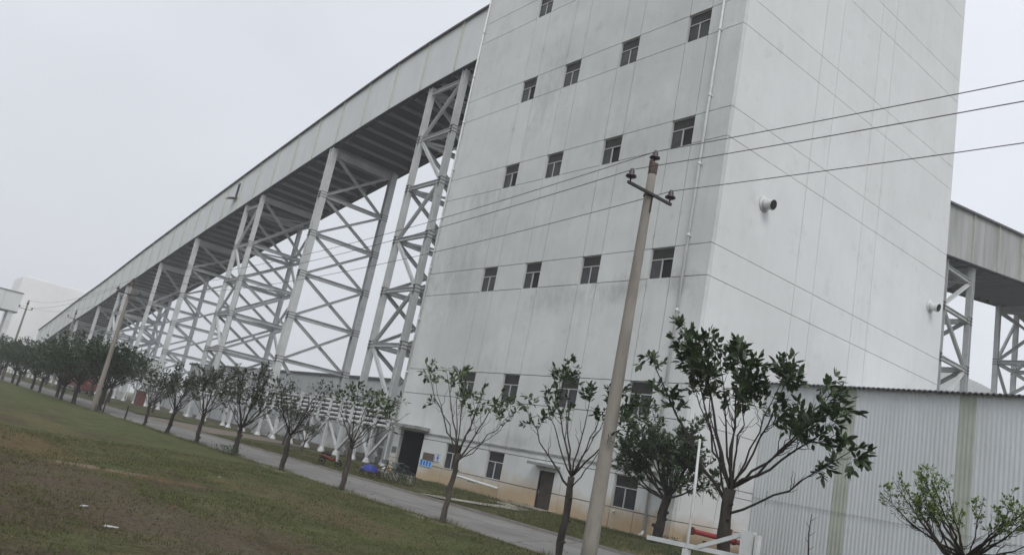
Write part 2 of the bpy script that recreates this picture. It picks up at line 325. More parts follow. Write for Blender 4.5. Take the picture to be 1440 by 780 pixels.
def sheet(mb, xs, ys, f, mi=0):
    vs = [(x, y, f(x, y)) for y in ys for x in xs]; n = len(xs)
    fs = [(j*n+i, j*n+i+1, (j+1)*n+i+1, (j+1)*n+i) for j in range(len(ys)-1) for i in range(n-1)]
    mb.add(vs, fs, mi)
xs = [-1500, -900, -500, -300] + list(np.arange(-200, 41, 1.5)) + [80, 200, 600, 1500]
ys = [-1500, -600, -200, -60, -20] + list(np.arange(-8, 15, 1.0)) + [15.0, 60, 200, 700, 1500]
sheet(g, xs, ys, bumpy)
struct('ground', g, M_SOIL, True)
# road, kerb, verge
rd = MB(); rx = [-1400, -600] + list(np.arange(-300, 60, 3.0)) + [200, 600]
def edge(x): return 15.05 + .14*math.sin(x*.53) + .09*math.sin(x*1.7+1)
vs = []
for x in rx: vs += [(x, edge(x), .012), (x, 20.8, .012)]
rd.add(vs, [(2*i, 2*i+2, 2*i+3, 2*i+1) for i in range(len(rx)-1)])
t_ = M_ROAD.node_tree; N_ = t_.nodes; K_ = t_.links.new; b_ = N_['Principled BSDF']; prev = b_.inputs['Base Color'].links[0].from_socket
g_ = N_.new('ShaderNodeNewGeometry'); w_n = N_.new('ShaderNodeTexNoise'); w_n.inputs['Scale'].default_value = 1.2; w_n.inputs['Detail'].default_value = 6; K_(g_.outputs['Position'], w_n.inputs['Vector'])
mxv = N_.new('ShaderNodeMix'); mxv.data_type = 'VECTOR'; mxv.inputs[0].default_value = .35; K_(g_.outputs['Position'], mxv.inputs[4]); K_(w_n.outputs['Color'], mxv.inputs[5])
vo = N_.new('ShaderNodeTexVoronoi'); vo.feature = 'DISTANCE_TO_EDGE'; vo.inputs['Scale'].default_value = .55; K_(mxv.outputs[1], vo.inputs['Vector'])
cm = N_.new('ShaderNodeMapRange'); cm.inputs[1].default_value = .0; cm.inputs[2].default_value = .018; cm.inputs[3].default_value = .6; cm.inputs[4].default_value = 0; K_(vo.outputs['Distance'], cm.inputs[0])
cx_ = N_.new('ShaderNodeMix'); cx_.data_type = 'RGBA'; cx_.inputs[7].default_value = (.05, .048, .044, 1); K_(cm.outputs[0], cx_.inputs[0]); K_(prev, cx_.inputs[6])
# soil washed on to both edges
sy = N_.new('ShaderNodeSeparateXYZ'); K_(g_.outputs['Position'], sy.inputs[0])
d1 = N_.new('ShaderNodeMath'); d1.operation = 'SUBTRACT'; d1.inputs[1].default_value = 17.93; K_(sy.outputs['Y'], d1.inputs[0])
d2 = N_.new('ShaderNodeMath'); d2.operation = 'ABSOLUTE'; K_(d1.outputs[0], d2.inputs[0])
n7 = N_.new('ShaderNodeTexNoise'); n7.inputs['Scale'].default_value = .8; n7.inputs['Detail'].default_value = 8; K_(g_.outputs['Position'], n7.inputs['Vector'])
d3 = N_.new('ShaderNodeMath'); d3.operation = 'MULTIPLY_ADD'; d3.inputs[1].default_value = 1.6; K_(n7.outputs['Fac'], d3.inputs[0]); K_(d2.outputs[0], d3.inputs[2])
d4 = N_.new('ShaderNodeMapRange'); d4.inputs[1].default_value = 2.9; d4.inputs[2].default_value = 3.9; d4.inputs[4].default_value = .7; K_(d3.outputs[0], d4.inputs[0])
ex = N_.new('ShaderNodeMix'); ex.data_type = 'RGBA'; ex.inputs[7].default_value = (.15, .115, .08, 1); K_(d4.outputs[0], ex.inputs[0]); K_(cx_.outputs[2], ex.inputs[6]); K_(ex.outputs[2], b_.inputs['Base Color'])
struct('road', rd, M_ROAD)
jt = MB()
for x in np.arange(-160, 20, 5.0): jt.box(x, x+.025, 15.4, 20.75, .0135, .016)
struct('road_joints', jt, M_PATH)
kb = MB()
for x in np.arange(-64, 26, 1.0): kb.box(x+.01, x+.99, 20.8, 20.95, -.1, .10+random.uniform(-.008, .008))
for x in np.arange(-240, -82, 1.0): kb.box(x+.01, x+.99, 20.8, 20.95, -.1, .10+random.uniform(-.008, .008))
for k in range(8):
    a0 = rad(k*11.25); a1 = rad((k+1)*11.25)
    kb.beam((-64-6+6*math.cos(a0)+0, 20.875+6-6*math.sin(a0)*0-6*math.cos(a0)*0, 0), (-64-6+6*math.cos(a0), 20.9+6, 0), .001, .001) if False else None
struct('kerb', kb, M_KERB)
vg = MB(); vx = list(np.arange(-64, 60, 1.5)); vy = list(np.arange(20.95, 37, 1.0))
sheet(vg, vx, vy, lambda x, y: .075 + .03*math.sin(x*.8+y*.5) + .02*math.sin(y*1.9+x*.3))
vx = list(np.arange(-300, -82, 3.0)); sheet(vg, vx, vy, lambda x, y: .075 + .02*math.sin(x*.8+y*.5))
struct('grass_verge', vg, M_VERGE, True)
yd = MB(); yd.box(-400, 60, 36, 120, -.5, .06); struct('yard', yd, M_YARD)
br = MB(); br.add([(-82, 20.8, .016), (-64, 20.8, .016), (-66, 23, .016), (-70, 26, .016), (-74, 36, .07), (-90, 36, .07), (-86, 26, .016)], [(0, 1, 2, 3, 4, 5, 6)])
struct('driveway', br, M_ROAD)
def ribbon(mb, L, z, w):
    vs = []
    for i, (x, y) in enumerate(L):
        a = Vector(L[max(i-1, 0)]); b = Vector(L[min(i+1, len(L)-1)]); d = (b-a).normalized(); n = Vector((-d.y, d.x))
        vs += [(x+n.x*w/2, y+n.y*w/2, z), (x-n.x*w/2, y-n.y*w/2, z)]
    mb.add(vs, [(2*i, 2*i+1, 2*i+3, 2*i+2) for i in range(len(L)-1)])
pt = MB(); ribbon(pt, [(-31, 20.97), (-31.2, 22), (-31.3, 24), (-31.6, 26), (-33, 28), (-36, 29)], .135, 1.5)
pt.box(-51.4, -47.6, 28.6, 31.3, -.1, .14)
pt.box(-37, -33.6, 30.2, 30.9, -.1, .15)
pt.box(-36.2, -33.6, 30, 31.3, -.1, .17)
struct('path', pt, M_PATH)

# grass blades in front and on the verge
def blades(name, n, xr, yr, hmin, hmax, zf, seed, dens):
    r = np.random.default_rng(seed); out_v = []
    x = r.uniform(*xr, n*3); y = r.uniform(*yr, n*3)
    keep = r.random(n*3) < dens(x, y); x = x[keep][:n]; y = y[keep][:n]; k = len(x)
    h = r.uniform(hmin, hmax, k); a = r.uniform(0, 6.283, k); wd = .006+.006*np.hypot(x, y)/12
    lx = r.normal(0, .35, k)*h; ly = r.normal(0, .35, k)*h
    z = np.array([zf(i, j) for i, j in zip(x, y)])
    V = np.zeros((k, 3, 3))
    V[:, 0] = np.stack([x-np.cos(a)*wd, y-np.sin(a)*wd, z-.01], 1); V[:, 1] = np.stack([x+np.cos(a)*wd, y+np.sin(a)*wd, z-.01], 1)
    V[:, 2] = np.stack([x+lx, y+ly, z+h], 1)
    me = bpy.data.meshes.new(name); me.vertices.add(k*3); me.vertices.foreach_set('co', V.ravel())
    me.loops.add(k*3); me.loops.foreach_set('vertex_index', np.arange(k*3)); me.polygons.add(k)
    me.polygons.foreach_set('loop_start', np.arange(0, k*3, 3)); me.polygons.foreach_set('loop_total', np.full(k, 3))
    me.update(calc_edges=True); me.materials.append(M_BLADE)
    o = bpy.data.objects.new(name, me); C.objects.link(o); return tag(o, kind='stuff')
clump = lambda x, y: (.5+.5*np.sin(x*1.3+np.sin(y*1.1)*2)*np.sin(y*1.7+np.sin(x*.8)*2))
def bare(x, y):
    k = np.ones_like(x)
    for (cx, cy, ax, ay, col, st) in PATCH: k *= 1-st*.93*np.clip(1.5-np.hypot((x-cx)/ax, (y-cy)/ay)*1.1, 0, 1)
    return k
o = blades('meadow_grass', 110000, (-34, -4), (1.5, 14.9), .015, .055, bumpy, 5, lambda x, y: np.clip(.05+.95*clump(x, y), 0, 1)*np.clip(8/np.hypot(x, y), .1, 1)*bare(x, y))
tag(o, 'short patchy grass of the field in front of the road', 'grass')
o = blades('verge_grass', 40000, (-60, -5), (21.1, 31), .04, .16, lambda x, y: .07, 6, lambda x, y: np.clip(clump(x*.7, y*.8)-.25, 0, 1))
tag(o, 'grass tufts between the kerb and the white tower', 'grass')

# taller tussocks: round trunks and poles, along the road edge, at the wall foot, and scattered
def tussocks(name, spots, seed, hr, label):
    r = np.random.default_rng(seed); V = []
    for (x, y, z, rad_, n, hs_) in spots:
        a = r.uniform(0, 6.28, n); d = rad_*np.sqrt(r.random(n)); px = x+np.cos(a)*d; py = y+np.sin(a)*d; h = r.uniform(*hr, n)*hs_
        b_ = r.uniform(0, 6.28, n); wd = .008; lx = np.cos(a)*h*.45+r.normal(0, .25, n)*h; ly = np.sin(a)*h*.45+r.normal(0, .25, n)*h
        T_ = np.zeros((n, 3, 3)); T_[:, 0] = np.stack([px-np.cos(b_)*wd, py-np.sin(b_)*wd, np.full(n, z-.02)], 1); T_[:, 1] = np.stack([px+np.cos(b_)*wd, py+np.sin(b_)*wd, np.full(n, z-.02)], 1)
        T_[:, 2] = np.stack([px+lx, py+ly, z+h], 1); V.append(T_)
    V = np.concatenate(V); k = len(V); me = bpy.data.meshes.new(name); me.vertices.add(k*3); me.vertices.foreach_set('co', V.ravel())
    me.loops.add(k*3); me.loops.foreach_set('vertex_index', np.arange(k*3)); me.polygons.add(k)
    me.polygons.foreach_set('loop_start', np.arange(0, k*3, 3)); me.polygons.foreach_set('loop_total', np.full(k, 3)); me.update(calc_edges=True); me.materials.append(M_BLADE)
    o = bpy.data.objects.new(name, me); C.objects.link(o); return tag(o, label, 'grass', kind='stuff')
rr = random.Random(12)
sp_ = [(x, 15.0, 0, .55, 130, 1.2) for x in (-21.1, -15.75, -10.85, -6.05, -27.9, -33.6, -39.4, -45.2, -50.8, -55.9, -61, -67.8)] + [(-14.5, 14.8, 0, .5, 120, 1.2), (-67.9, 14.3, 0, .6, 120, 1.3)]
sp_ += [(x, 14.95+rr.uniform(-.25, .12), 0, rr.uniform(.15, .4), 26, rr.uniform(.4, 1)) for x in np.arange(-60, -4, .35)]
for k in range(750):
    y = rr.uniform(2.5, 14.6); x = -rr.uniform(4, 34); sp_.append((x, y, bumpy(x, y), rr.uniform(.05, .22), 16, rr.uniform(.3, .9)))
tussocks('grass_tussock', sp_, 8, (.06, .2), 'taller grass tussocks along the near road edge and round the tree trunks')
sp_ = [(x, 31.12-rr.uniform(0, .15), .08, .2, 22, rr.uniform(.5, 1.6)) for x in np.arange(-46, -26, .3) if rr.random() < .8] + [(x, 21.05+rr.uniform(0, .2), .08, .2, 20, rr.uniform(.4, 1)) for x in np.arange(-63, -6, .4)]
sp_ += [(rr.uniform(-60, -8), rr.uniform(21.2, 30.5), .08, rr.uniform(.08, .3), 24, rr.uniform(.4, 1.1)) for _ in range(700)]
tussocks('wall_foot_grass', sp_, 9, (.08, .24), 'ragged grass along the kerb and the foot of the white tower')

# ================================================================== TOWER
U = 1.25
TX0, TX1, TY0, TY1, TH = -41.95*U, -20.5*U, 25*U, 45.8*U, 40*U
T = thing('tower_building', (TX1-13, TY0, 0), 'tall white rendered conveyor tower with rows of small windows on its weathered front', 'building')
D = .25
core = MB()
dx0, dx1, dz1 = -41.06*U, -38.53*U, 2.55*U
core.box(TX0+D, dx0, TY0+D, TY0+4, -.5, dz1+.2); core.box(dx1, TX1-D, TY0+D, TY0+4, -.5, dz1+.2)
core.box(TX0+D, TX1-D, TY0+D, TY0+4, dz1+.201, TH-.2); core.box(TX0+D, TX1-D, TY0+4.001, TY1-D, -.5, TH-.2)
core.build('wall_core', M_CORE, T)
zs = [-.5, .9, 2.25, 2.55, 4.72, 6.15, 10.67, 12.07, 16.87, 18.27, 22.3, 23.75, 28.0, 29.45, 33.7, 35.1, 40]
zs = [zs[0]] + [z*U for z in zs[1:]]
WX = [(-36.22, -34.92), (-32.5, -31.2), (-28.17, -26.9), (-23.75, -22.45)]
xf = [-41.95, -36.22, -34.92, -32.5, -31.2, -28.17, -26.9, -23.75, -22.45, -20.5]
holes = []
for a, b in WX:
    for z0, z1 in ((4.72, 6.15), (10.67, 12.07), (16.87, 18.27), (22.3, 23.75), (28.0, 29.45), (33.7, 35.1)): holes.append((a*U, b*U, z0*U, z1*U))
for i, (a, b) in enumerate(WX):
    if i != 2: holes.append((a*U, b*U, .93*U, 2.25*U))
NWIN = len(holes)
SDOOR = (-28.43*U, -27.39*U, -.5, 1.8*U); MDOOR = (dx0, dx1, -.5, dz1)
def sub_rects(r, hs):
    out = [r]
    for (a, b, c, d) in hs:
        nx = []
        for (x0, x1, z0, z1) in out:
            ia, ib, ic, id_ = max(a, x0), min(b, x1), max(c, z0), min(d, z1)
            if ib-ia < 1e-4 or id_-ic < 1e-4: nx.append((x0, x1, z0, z1)); continue
            if ia-x0 > .01: nx.append((x0, ia, z0, z1))
            if x1-ib > .01: nx.append((ib, x1, z0, z1))
            if ic-z0 > .01: nx.append((ia, ib, z0, ic))
            if z1-id_ > .01: nx.append((ia, ib, id_, z1))
        out = nx
    return out
def panels(mb, us, zs, hs, gap, put):
    for i in range(len(us)-1):
        for j in range(len(zs)-1):
            for (a, b, c, d) in sub_rects((us[i]+gap/2, us[i+1]-gap/2, zs[j]+gap/2, zs[j+1]-gap/2), hs): put(a, b, c, d)
fw = MB()
panels(fw, [x*U for x in xf], zs, holes+[SDOOR, MDOOR], .04, lambda a, b, c, d: fw.box(a, b, TY0, TY0+D, c, d))
fw.build('front_wall', M_FRONT, T)
sw = MB(); ysd = [25, 31.15, 32.65, 36.3, 37.8, 45.8]
yy = [y*U for y in ysd]; yy[0] += .02
panels(sw, yy, zs, [], .032, lambda a, b, c, d: sw.box(TX1-D, TX1, max(a, TY0+D), b, c, d))
sw.build('side_wall', M_SIDE, T)
lw = MB(); panels(lw, [TY0+D, 36*U, TY1], zs, [], .035, lambda a, b, c, d: lw.box(TX0, TX0+D, a, b, c, d)); lw.build('left_wall', M_FRONT, T)
bw = MB(); panels(bw, [TX0+D, -30*U, TX1-D], zs, [], .035, lambda a, b, c, d: bw.box(a, b, TY1-D, TY1, c, d)); bw.build('back_wall', M_FRONT, T)
rf = MB(); rf.box(TX0-.1, TX1+.1, TY0-.1, TY1+.1, TH+.003, TH+.5); rf.build('roof', M_CANOPY, T)
ld = MB(); ld.box(dx1+.02, TX1-.001, TY0-.06, TY0-.002, 2.55*U-.07, 2.55*U+.05); ld.build('string_course', M_CANOPY, T)
for k, (a, b, c, d) in enumerate(holes[:NWIN]):
    col, row = k//6, k % 6
    if k >= 24: col, row = (0, 1, 3)[k-24], -1
    f = MB(); w_ = .036; yg = TY0+.15; H = d-c; W = b-a; a_, b_ = a+.003, b-.003; c_, d_ = c+.003, d-.003; zt = c+H*.63
    f.box(a_, a_+w_, yg-.04, yg+.04, c_, d_); f.box(b_-w_, b_, yg-.04, yg+.04, c_, d_)
    f.box(a_+w_, b_-w_, yg-.04, yg+.04, c_, c_+w_); f.box(a_+w_, b_-w_, yg-.04, yg+.04, d_-w_, d_)
    f.box(a_+w_, b_-w_, yg-.045, yg+.04, zt-w_*.7, zt+w_*.7)
    rr = random.Random(k*7+1); mid = (a+b)/2 + rr.uniform(-.06, .06)
    f.box(mid-w_*.7, mid+w_*.7, yg-.045, yg+.04, c_+w_, zt-w_*.7)
    w0 = f.build('window', M_FRAME, T)
    up = MB(); up.box(a_+w_, b_-w_, yg, yg+.01, zt+w_*.7, d_-w_); up.build('transom_pane', M_GLASS2, w0)
    slid = rr.random() < .3
    for s, (p, q) in enumerate(((a_+w_, mid-w_*.7), (mid+w_*.7, b_-w_))):
        if slid and s == 1 and row >= 0:
            pn = MB(); pn.box(p, q, yg+.06, yg+.07, c_+w_, zt-w_*.7); pn.build('open_sash_gap', M_DARK, w0); continue
        pn = MB(); pn.box(p, q, yg+.012*s, yg+.01+.012*s, c_+w_, zt-w_*.7); pn.build('pane', M_GLASS, w0)
# doors
dr = MB(); dr.box(SDOOR[0]+.003, SDOOR[1]-.003, TY0+.10, TY0+.16, .02, SDOOR[3]-.003)
d0 = dr.build('side_door', mat('door_brown_grey', (.06, .045, .035), (.035, .028, .024), scale=3, rough=.6), T)
hh = MB(); hh.box(SDOOR[0]+.12, SDOOR[0]+.16, TY0+.05, TY0+.1, .95, 1.15); hh.build('handle', M_CHROME, d0)
for q0, q1 in ((SDOOR[0]+.004, SDOOR[0]+.08), (SDOOR[1]-.08, SDOOR[1]-.004)): ff = MB(); ff.box(q0, q1, TY0+.05, TY0+.098, .02, SDOOR[3]-.004); ff.build('door_jamb', M_BLACK, d0)
cn = MB(); cn.box(-28.75*U, -27.1*U, TY0-.75, TY0-.003, 1.98*U, 2.1*U); cn.build('door_canopy', M_CANOPY, T)
cn = MB(); cn.box(-41.3*U, -38.1*U, TY0-.9, TY0-.003, 2.66*U, 2.84*U); cn.build('entrance_canopy', M_CANOPY, T)
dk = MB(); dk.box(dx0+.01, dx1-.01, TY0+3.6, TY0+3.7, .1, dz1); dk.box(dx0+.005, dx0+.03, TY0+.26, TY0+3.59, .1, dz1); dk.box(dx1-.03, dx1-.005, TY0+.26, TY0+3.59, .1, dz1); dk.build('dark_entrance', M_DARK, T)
st = MB(); st.box(-28.7*U, -27.2*U, TY0-1.0, TY0-.01, -.1, .16); st.build('door_step', M_CONC, T)
# downpipes
def downpipe(x, ztop):
    p = MB(); p.tube([(x, TY0-.12, .35), (x, TY0-.12, ztop)], .07, 10)
    for z in np.arange(3.2, ztop, 4.1): p.tube([(x, TY0-.12, z), (x, TY0-.12, z+.16)], .088, 10); p.box(x-.11, x+.11, TY0-.05, TY0-.003, z+.02, z+.07)
    p.tube([(x, TY0-.12, .36), (x, TY0-.2, .18), (x, TY0-.4, .14)], .07, 10)
    return p.build('downpipe', M_PVC, T, True)
downpipe(-21.72*U, TH-.3); downpipe(-41.8*U, TH-.3)
# ventilation stubs on the side wall
for y, z in ((28.1*U, 14.75*U), (44.2*U, 14.62*U)):
    v = MB(); v.tube([(TX1+.004, y, z+.16), (TX1+.06, y, z+.16)], .46, 20); v.tube([(TX1+.06, y, z+.16), (TX1+.2, y, z+.14), (TX1+.6, y, z+.05)], .29, 20)
    v.tube([(TX1+.54, y, z+.065), (TX1+.62, y, z+.045)], .31, 20)
    v0 = v.build('ventilation_stub', M_WHITE, T, True)
    q = MB(); q.tube([(TX1+.615, y, z+.046), (TX1+.635, y, z+.041)], .27, 20); q.build('vent_mouth', M_DARK, v0)
sp = MB(); sp.tube([(TX1-1.0-23.2*U+21*U, TY0-.004, .95), (TX1-3.6, TY0-.35, .9)], .055, 8); sp.build('overflow_spout', M_WHITE, T)
# things fixed on the front
def plate(name, x0, x1, z0, z1, m, label, extra=None, y=TY0-.035):
    b = MB(); b.box(x0, x1, y, TY0-.004, z0, z1); t = thing(name, ((x0+x1)/2, TY0, z0), label, 'sign'); b.build('board', m, t)
    e = MB(); e.box(x0-.02, x1+.02, y-.006, y+.02, z1, z1+.02); e.box(x0-.02, x1+.02, y-.006, y+.02, z0-.02, z0); e.build('board_rim', M_GREYP, t)
    if extra: extra(t, x0, x1, z0, z1, y)
    return t
plate('wall_plaque', -38.22*U, -37.15*U, 1.16*U, 1.52*U, M_BROWNP, 'brown rectangular plaque on the white wall right of the dark entrance')
plate('wall_plaque', -41.62*U, -41.15*U, 1.18*U, 1.5*U, M_GREYP, 'small grey plaque on the narrow wall left of the dark entrance')
def marks_a(t, x0, x1, z0, z1, y):
    b = MB()
    for k in range(4):
        cx = x0+(x1-x0)*(.14+.24*k); b.box(cx-.1, cx+.1, y-.009, y-.003, z0+.06, z0+(.3 if k % 2 else .38)); b.tube([(cx, y-.009, z1-.1), (cx, y-.003, z1-.1)], .07, 10)
    b.build('pictogram', M_BLUE, t)
plate('safety_notice', -38.4*U, -37.2*U, .8*U, 1.12*U, M_CYAN, 'pale blue notice with dark blue figures below the brown plaque', marks_a)
def marks_b(t, x0, x1, z0, z1, y):
    b = MB(); cx = (x0+x1)/2+.1
    b.box(cx-.05, cx+.05, y-.009, y-.003, z0+.05, z1-.12); b.box(cx-.14, cx+.14, y-.0085, y-.003, z0+.2, z0+.3); b.tube([(cx, y-.009, z1-.08), (cx, y-.003, z1-.08)], .06, 10)
    b.box(x0+.05, x0+.1, y-.009, y-.003, z0+.08, z1-.1); b.build('pictogram', M_BLUE, t)
plate('safety_notice', -37.1*U, -36.55*U, 1.18*U, 1.56*U, M_WHITE, 'white notice with a small blue figure right of the brown plaque', marks_b)
# white pipe rail
t = thing('wall_pipe', (-34.37*U, TY0-.5, 0), 'white pipe bent over the grass beneath the ground floor window', 'pipe')
p = MB(); p.tube([(-34.42*U, TY0-.55, .05), (-34.42*U, TY0-.55, .78), (-34.32*U, TY0-.55, .88), (-33.8*U, TY0-.5, .88), (-30.9*U, TY0-.35, .72)], .075, 10); p.build('pipe_run', M_WHITE, t, True)
for x in (-33.2, -31.4): p = MB(); p.box(x*U-.03, x*U+.03, TY0-.48, TY0-.003, .7, .74); p.build('bracket', M_GREYP, t)

# ================================================================== GALLERY
bx = [-300,-285,-271,-237,-211,-187,-146,-116,-106,-96,-88,-80,-73.5,-65,-50]; bz = [6.3,8.6,10.7,16.3,20,24.1,30.5,35,36.5,37.9,39.1,40.1,40.6,41.2,41.9]
_px = np.arange(-300, -49, 3.0); _raw = np.interp(_px, bx, bz); _sm = np.convolve(np.pad(_raw, 3, mode='edge'), np.ones(7)/7, mode='valid'); _sm[:4] = _raw[:4]; _sm[-4:] = _raw[-4:]
def GZ(x): return float(np.interp(x, _px, _sm))
GY0, GY1, GH = 38.5, 49.4, 5.95
def gallery(name, label, P, nrm, width, h, clad, strips, mats_deck, ribstep=2.7, top_h=.25):
    """P: list of (along position, z); nrm maps (along, across, z) to world"""
    base = nrm(P[0][0], 0, 0)
    t = thing(name, base, label, 'conveyor gallery'); n = len(P)
    def sweep(nm, c0, c1, z0, z1, m):
        b = MB(); vs = []
        for (s, z) in P: vs += [nrm(s, c0, z+z0), nrm(s, c1, z+z0), nrm(s, c1, z+z1), nrm(s, c0, z+z1)]
        fs = [(4*i+k, 4*i+(k+1) % 4, 4*i+4+(k+1) % 4, 4*i+4+k) for i in range(n-1) for k in range(4)] + [(3, 2, 1, 0), (4*n-4, 4*n-3, 4*n-2, 4*n-1)]
        b.add(vs, fs); return b.build(nm, m, t)
    sweep('near_wall', 0, .12, 0, h, clad); sweep('far_wall', width-.12, width, 0, h, clad)
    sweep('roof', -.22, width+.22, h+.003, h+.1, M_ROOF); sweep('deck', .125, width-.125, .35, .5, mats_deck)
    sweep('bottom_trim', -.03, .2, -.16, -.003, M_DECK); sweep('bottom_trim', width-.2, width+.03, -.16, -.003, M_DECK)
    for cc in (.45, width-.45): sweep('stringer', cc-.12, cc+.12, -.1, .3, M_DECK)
    rb = MB(); s0, s1 = P[0][0], P[-1][0]; zz = lambda s: np.interp(s, [p[0] for p in P], [p[1] for p in P])
    for s in np.arange(s0+.5, s1-.3, ribstep):
        z = zz(s); rb.beam(nrm(s, .2, z+.12), nrm(s, width-.2, z+.12), .14, .4)
    o = rb.build('deck_ribs', M_RIB, t)
    if strips:
        for s in strips:
            b = MB(); z = zz(s); b.beam(nrm(s, -.03, z+.02), nrm(s, -.03, z+h-.02), .34, .05, up=tuple(Vector(nrm(1, 0, 0))-Vector(nrm(0, 0, 0))))
            b.build('cover_strip', M_STRIP, t)
    sweep('roof_edge', -.3, -.223, h-.08, h+.13, M_ROOF)
    return t, zz
P = [(x, GZ(x)) for x in list(np.arange(-286, -53, 3.0)) + [-52.35]]
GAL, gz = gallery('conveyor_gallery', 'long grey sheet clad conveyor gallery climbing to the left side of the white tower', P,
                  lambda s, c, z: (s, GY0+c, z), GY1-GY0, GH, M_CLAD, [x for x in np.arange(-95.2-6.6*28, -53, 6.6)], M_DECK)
e = MB(); e.box(-286.2, -286.005, GY0, GY1, gz(-286), gz(-286)+GH); e.build('end_wall', M_CLAD, GAL)
hd = MB(); hx = -130; hz = gz(hx); hd.box(hx-.5, hx+.5, GY0-.05, GY0-.002, hz+2.6, hz+5.1); hv = hd.build('opening', M_DARK, GAL)
hd = MB(); hd.add([(hx-1, GY0-.003, hz+2.6), (hx+1, GY0-.003, hz+2.6), (hx+1, GY0-1.3, hz+2.2), (hx-1, GY0-1.3, hz+2.2), (hx-1, GY0-.003, hz+2.5), (hx+1, GY0-.003, hz+2.5), (hx+1, GY0-1.3, hz+2.1), (hx-1, GY0-1.3, hz+2.1)],
       [(0,1,2,3),(7,6,5,4),(0,4,5,1),(1,5,6,2),(2,6,7,3),(3,7,4,0)]); hd.build('platform', M_PLATE, hv)

# right-hand gallery, leaves the back of the tower
RX0, RW, RH = -34.0, 9.6, 5.2
RZ = lambda y: 29.8 + (y-76.1)*.152
P = [(y, RZ(y)) for y in (TY1+.01, 70, 80, 90, 110, 140, 170)]
RG, rz_ = gallery('conveyor_gallery', 'weathered grey conveyor gallery leaving the back of the tower at the right', P,
                  lambda s, c, z: (RX0-c, s, z), RW, RH, M_CLADR, list(np.arange(63, 165, 6.1)), M_DECK)

# ---- trestles
def trestle(label, axis, ss, cc, levels, ztop, sec, group, base=(0, 0)):
    sec = sec*.74
    """axis 'x': legs at (s, c); axis 'y': legs at (c, s). ss along the gallery, cc across"""
    P3 = (lambda s, c, z: (s, c, z)) if axis == 'x' else (lambda s, c, z: (c, s, z))
    up_s = (1, 0, 0) if axis == 'x' else (0, 1, 0)
    t = thing('steel_trestle', P3(sum(ss)/len(ss), sum(cc)/2, 0), label, 'trestle', group)
    for s in ss:
        for c in cc:
            zt = ztop(s)-.2
            b = MB(); b.ibeam(P3(s, c, 1.3), P3(s, c, zt), sec, sec, up=up_s)
            for z in levels:
                if z < zt-.3:
                    for k in (-1, 0, 1): b.box(P3(s, c, 0)[0]-sec*.54, P3(s, c, 0)[0]+sec*.54, P3(s, c, 0)[1]-sec*.54, P3(s, c, 0)[1]+sec*.54, z+k*.34-.04, z+k*.34+.04, 1)
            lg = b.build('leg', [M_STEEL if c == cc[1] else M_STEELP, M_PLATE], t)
            q = P3(s, c, 0); r = sec*.8
            f = MB(); f.add([(q[0]-r*1.25, q[1]-r*1.25, -.2), (q[0]+r*1.25, q[1]-r*1.25, -.2), (q[0]+r*1.25, q[1]+r*1.25, -.2), (q[0]-r*1.25, q[1]+r*1.25, -.2), (q[0]-r*.8, q[1]-r*.8, 1.5), (q[0]+r*.8, q[1]-r*.8, 1.5), (q[0]+r*.8, q[1]+r*.8, 1.5), (q[0]-r*.8, q[1]+r*.8, 1.5)],
                            [(0,3,2,1),(4,5,6,7),(0,1,5,4),(1,2,6,5),(2,3,7,6),(3,0,4,7)]); f.build('footing', M_WHITEC, t)
    d = sec*.52; c0, c1 = cc[0]+d, cc[1]-d
    for s in ss:
        zt = ztop(s)-.75
        lv = [z for z in levels if z < zt-1.5] + [zt]
        for i, z in enumerate(lv):
            b = MB(); hh = .9 if i == len(lv)-1 else .5
            b.ibeam(P3(s, c0, z), P3(s, c1, z), .4, hh); b.build('crossbeam', M_STEEL, t)
            if i:
                zl = lv[i-1]; off = .16 if axis == 'x' else -.16
                b = MB(); b.ibeam(P3(s+off, c0, zl+.15), P3(s+off, c1, z-.15), .3, .34); b.build('brace', M_STEEL, t)
                b = MB(); b.ibeam(P3(s-off, c0, z-.15), P3(s-off, c1, zl+.15), .3, .34); b.build('brace', M_STEEL, t)
                if i == 1 and zl > 4.5:
                    b = MB(); b.ibeam(P3(s, c0, zl-.15), P3(s, c1, .9), .3, .34); b.build('brace', M_STEEL, t)
    if len(ss) == 2:
        s0, s1 = min(ss)+d, max(ss)-d; zt = min(ztop(ss[0]), ztop(ss[1]))-.9
        lv = [z for z in levels if z < zt-1.5] + [zt]
        for c in cc:
            for i, z in enumerate(lv):
                if c == cc[0] and i: b = MB(); b.ibeam(P3(s0, c0, z-.1), P3(s1, c1, z-.1), .2, .22); b.build('plan_brace', M_STEEL, t)
                b = MB(); b.ibeam(P3(s0, c, z), P3(s1, c, z), .32, .42); b.build('crossbeam', M_STEEL, t)
                a0, a1 = (s0, s1) if (len(lv)-i) % 2 else (s1, s0)
                zl = lv[i-1] if i else 1.4
                b = MB(); b.ibeam(P3(a0, c, zl+.15), P3(a1, c, z-.15), .30, .32); b.build('brace', M_STEELP, t)
    return t
NC, FC = 39.0, 48.3
GR = 'steel trestles carrying the long gallery'
A5 = [5.6, 11.3, 17.0, 22.6, 28.4, 34.1]
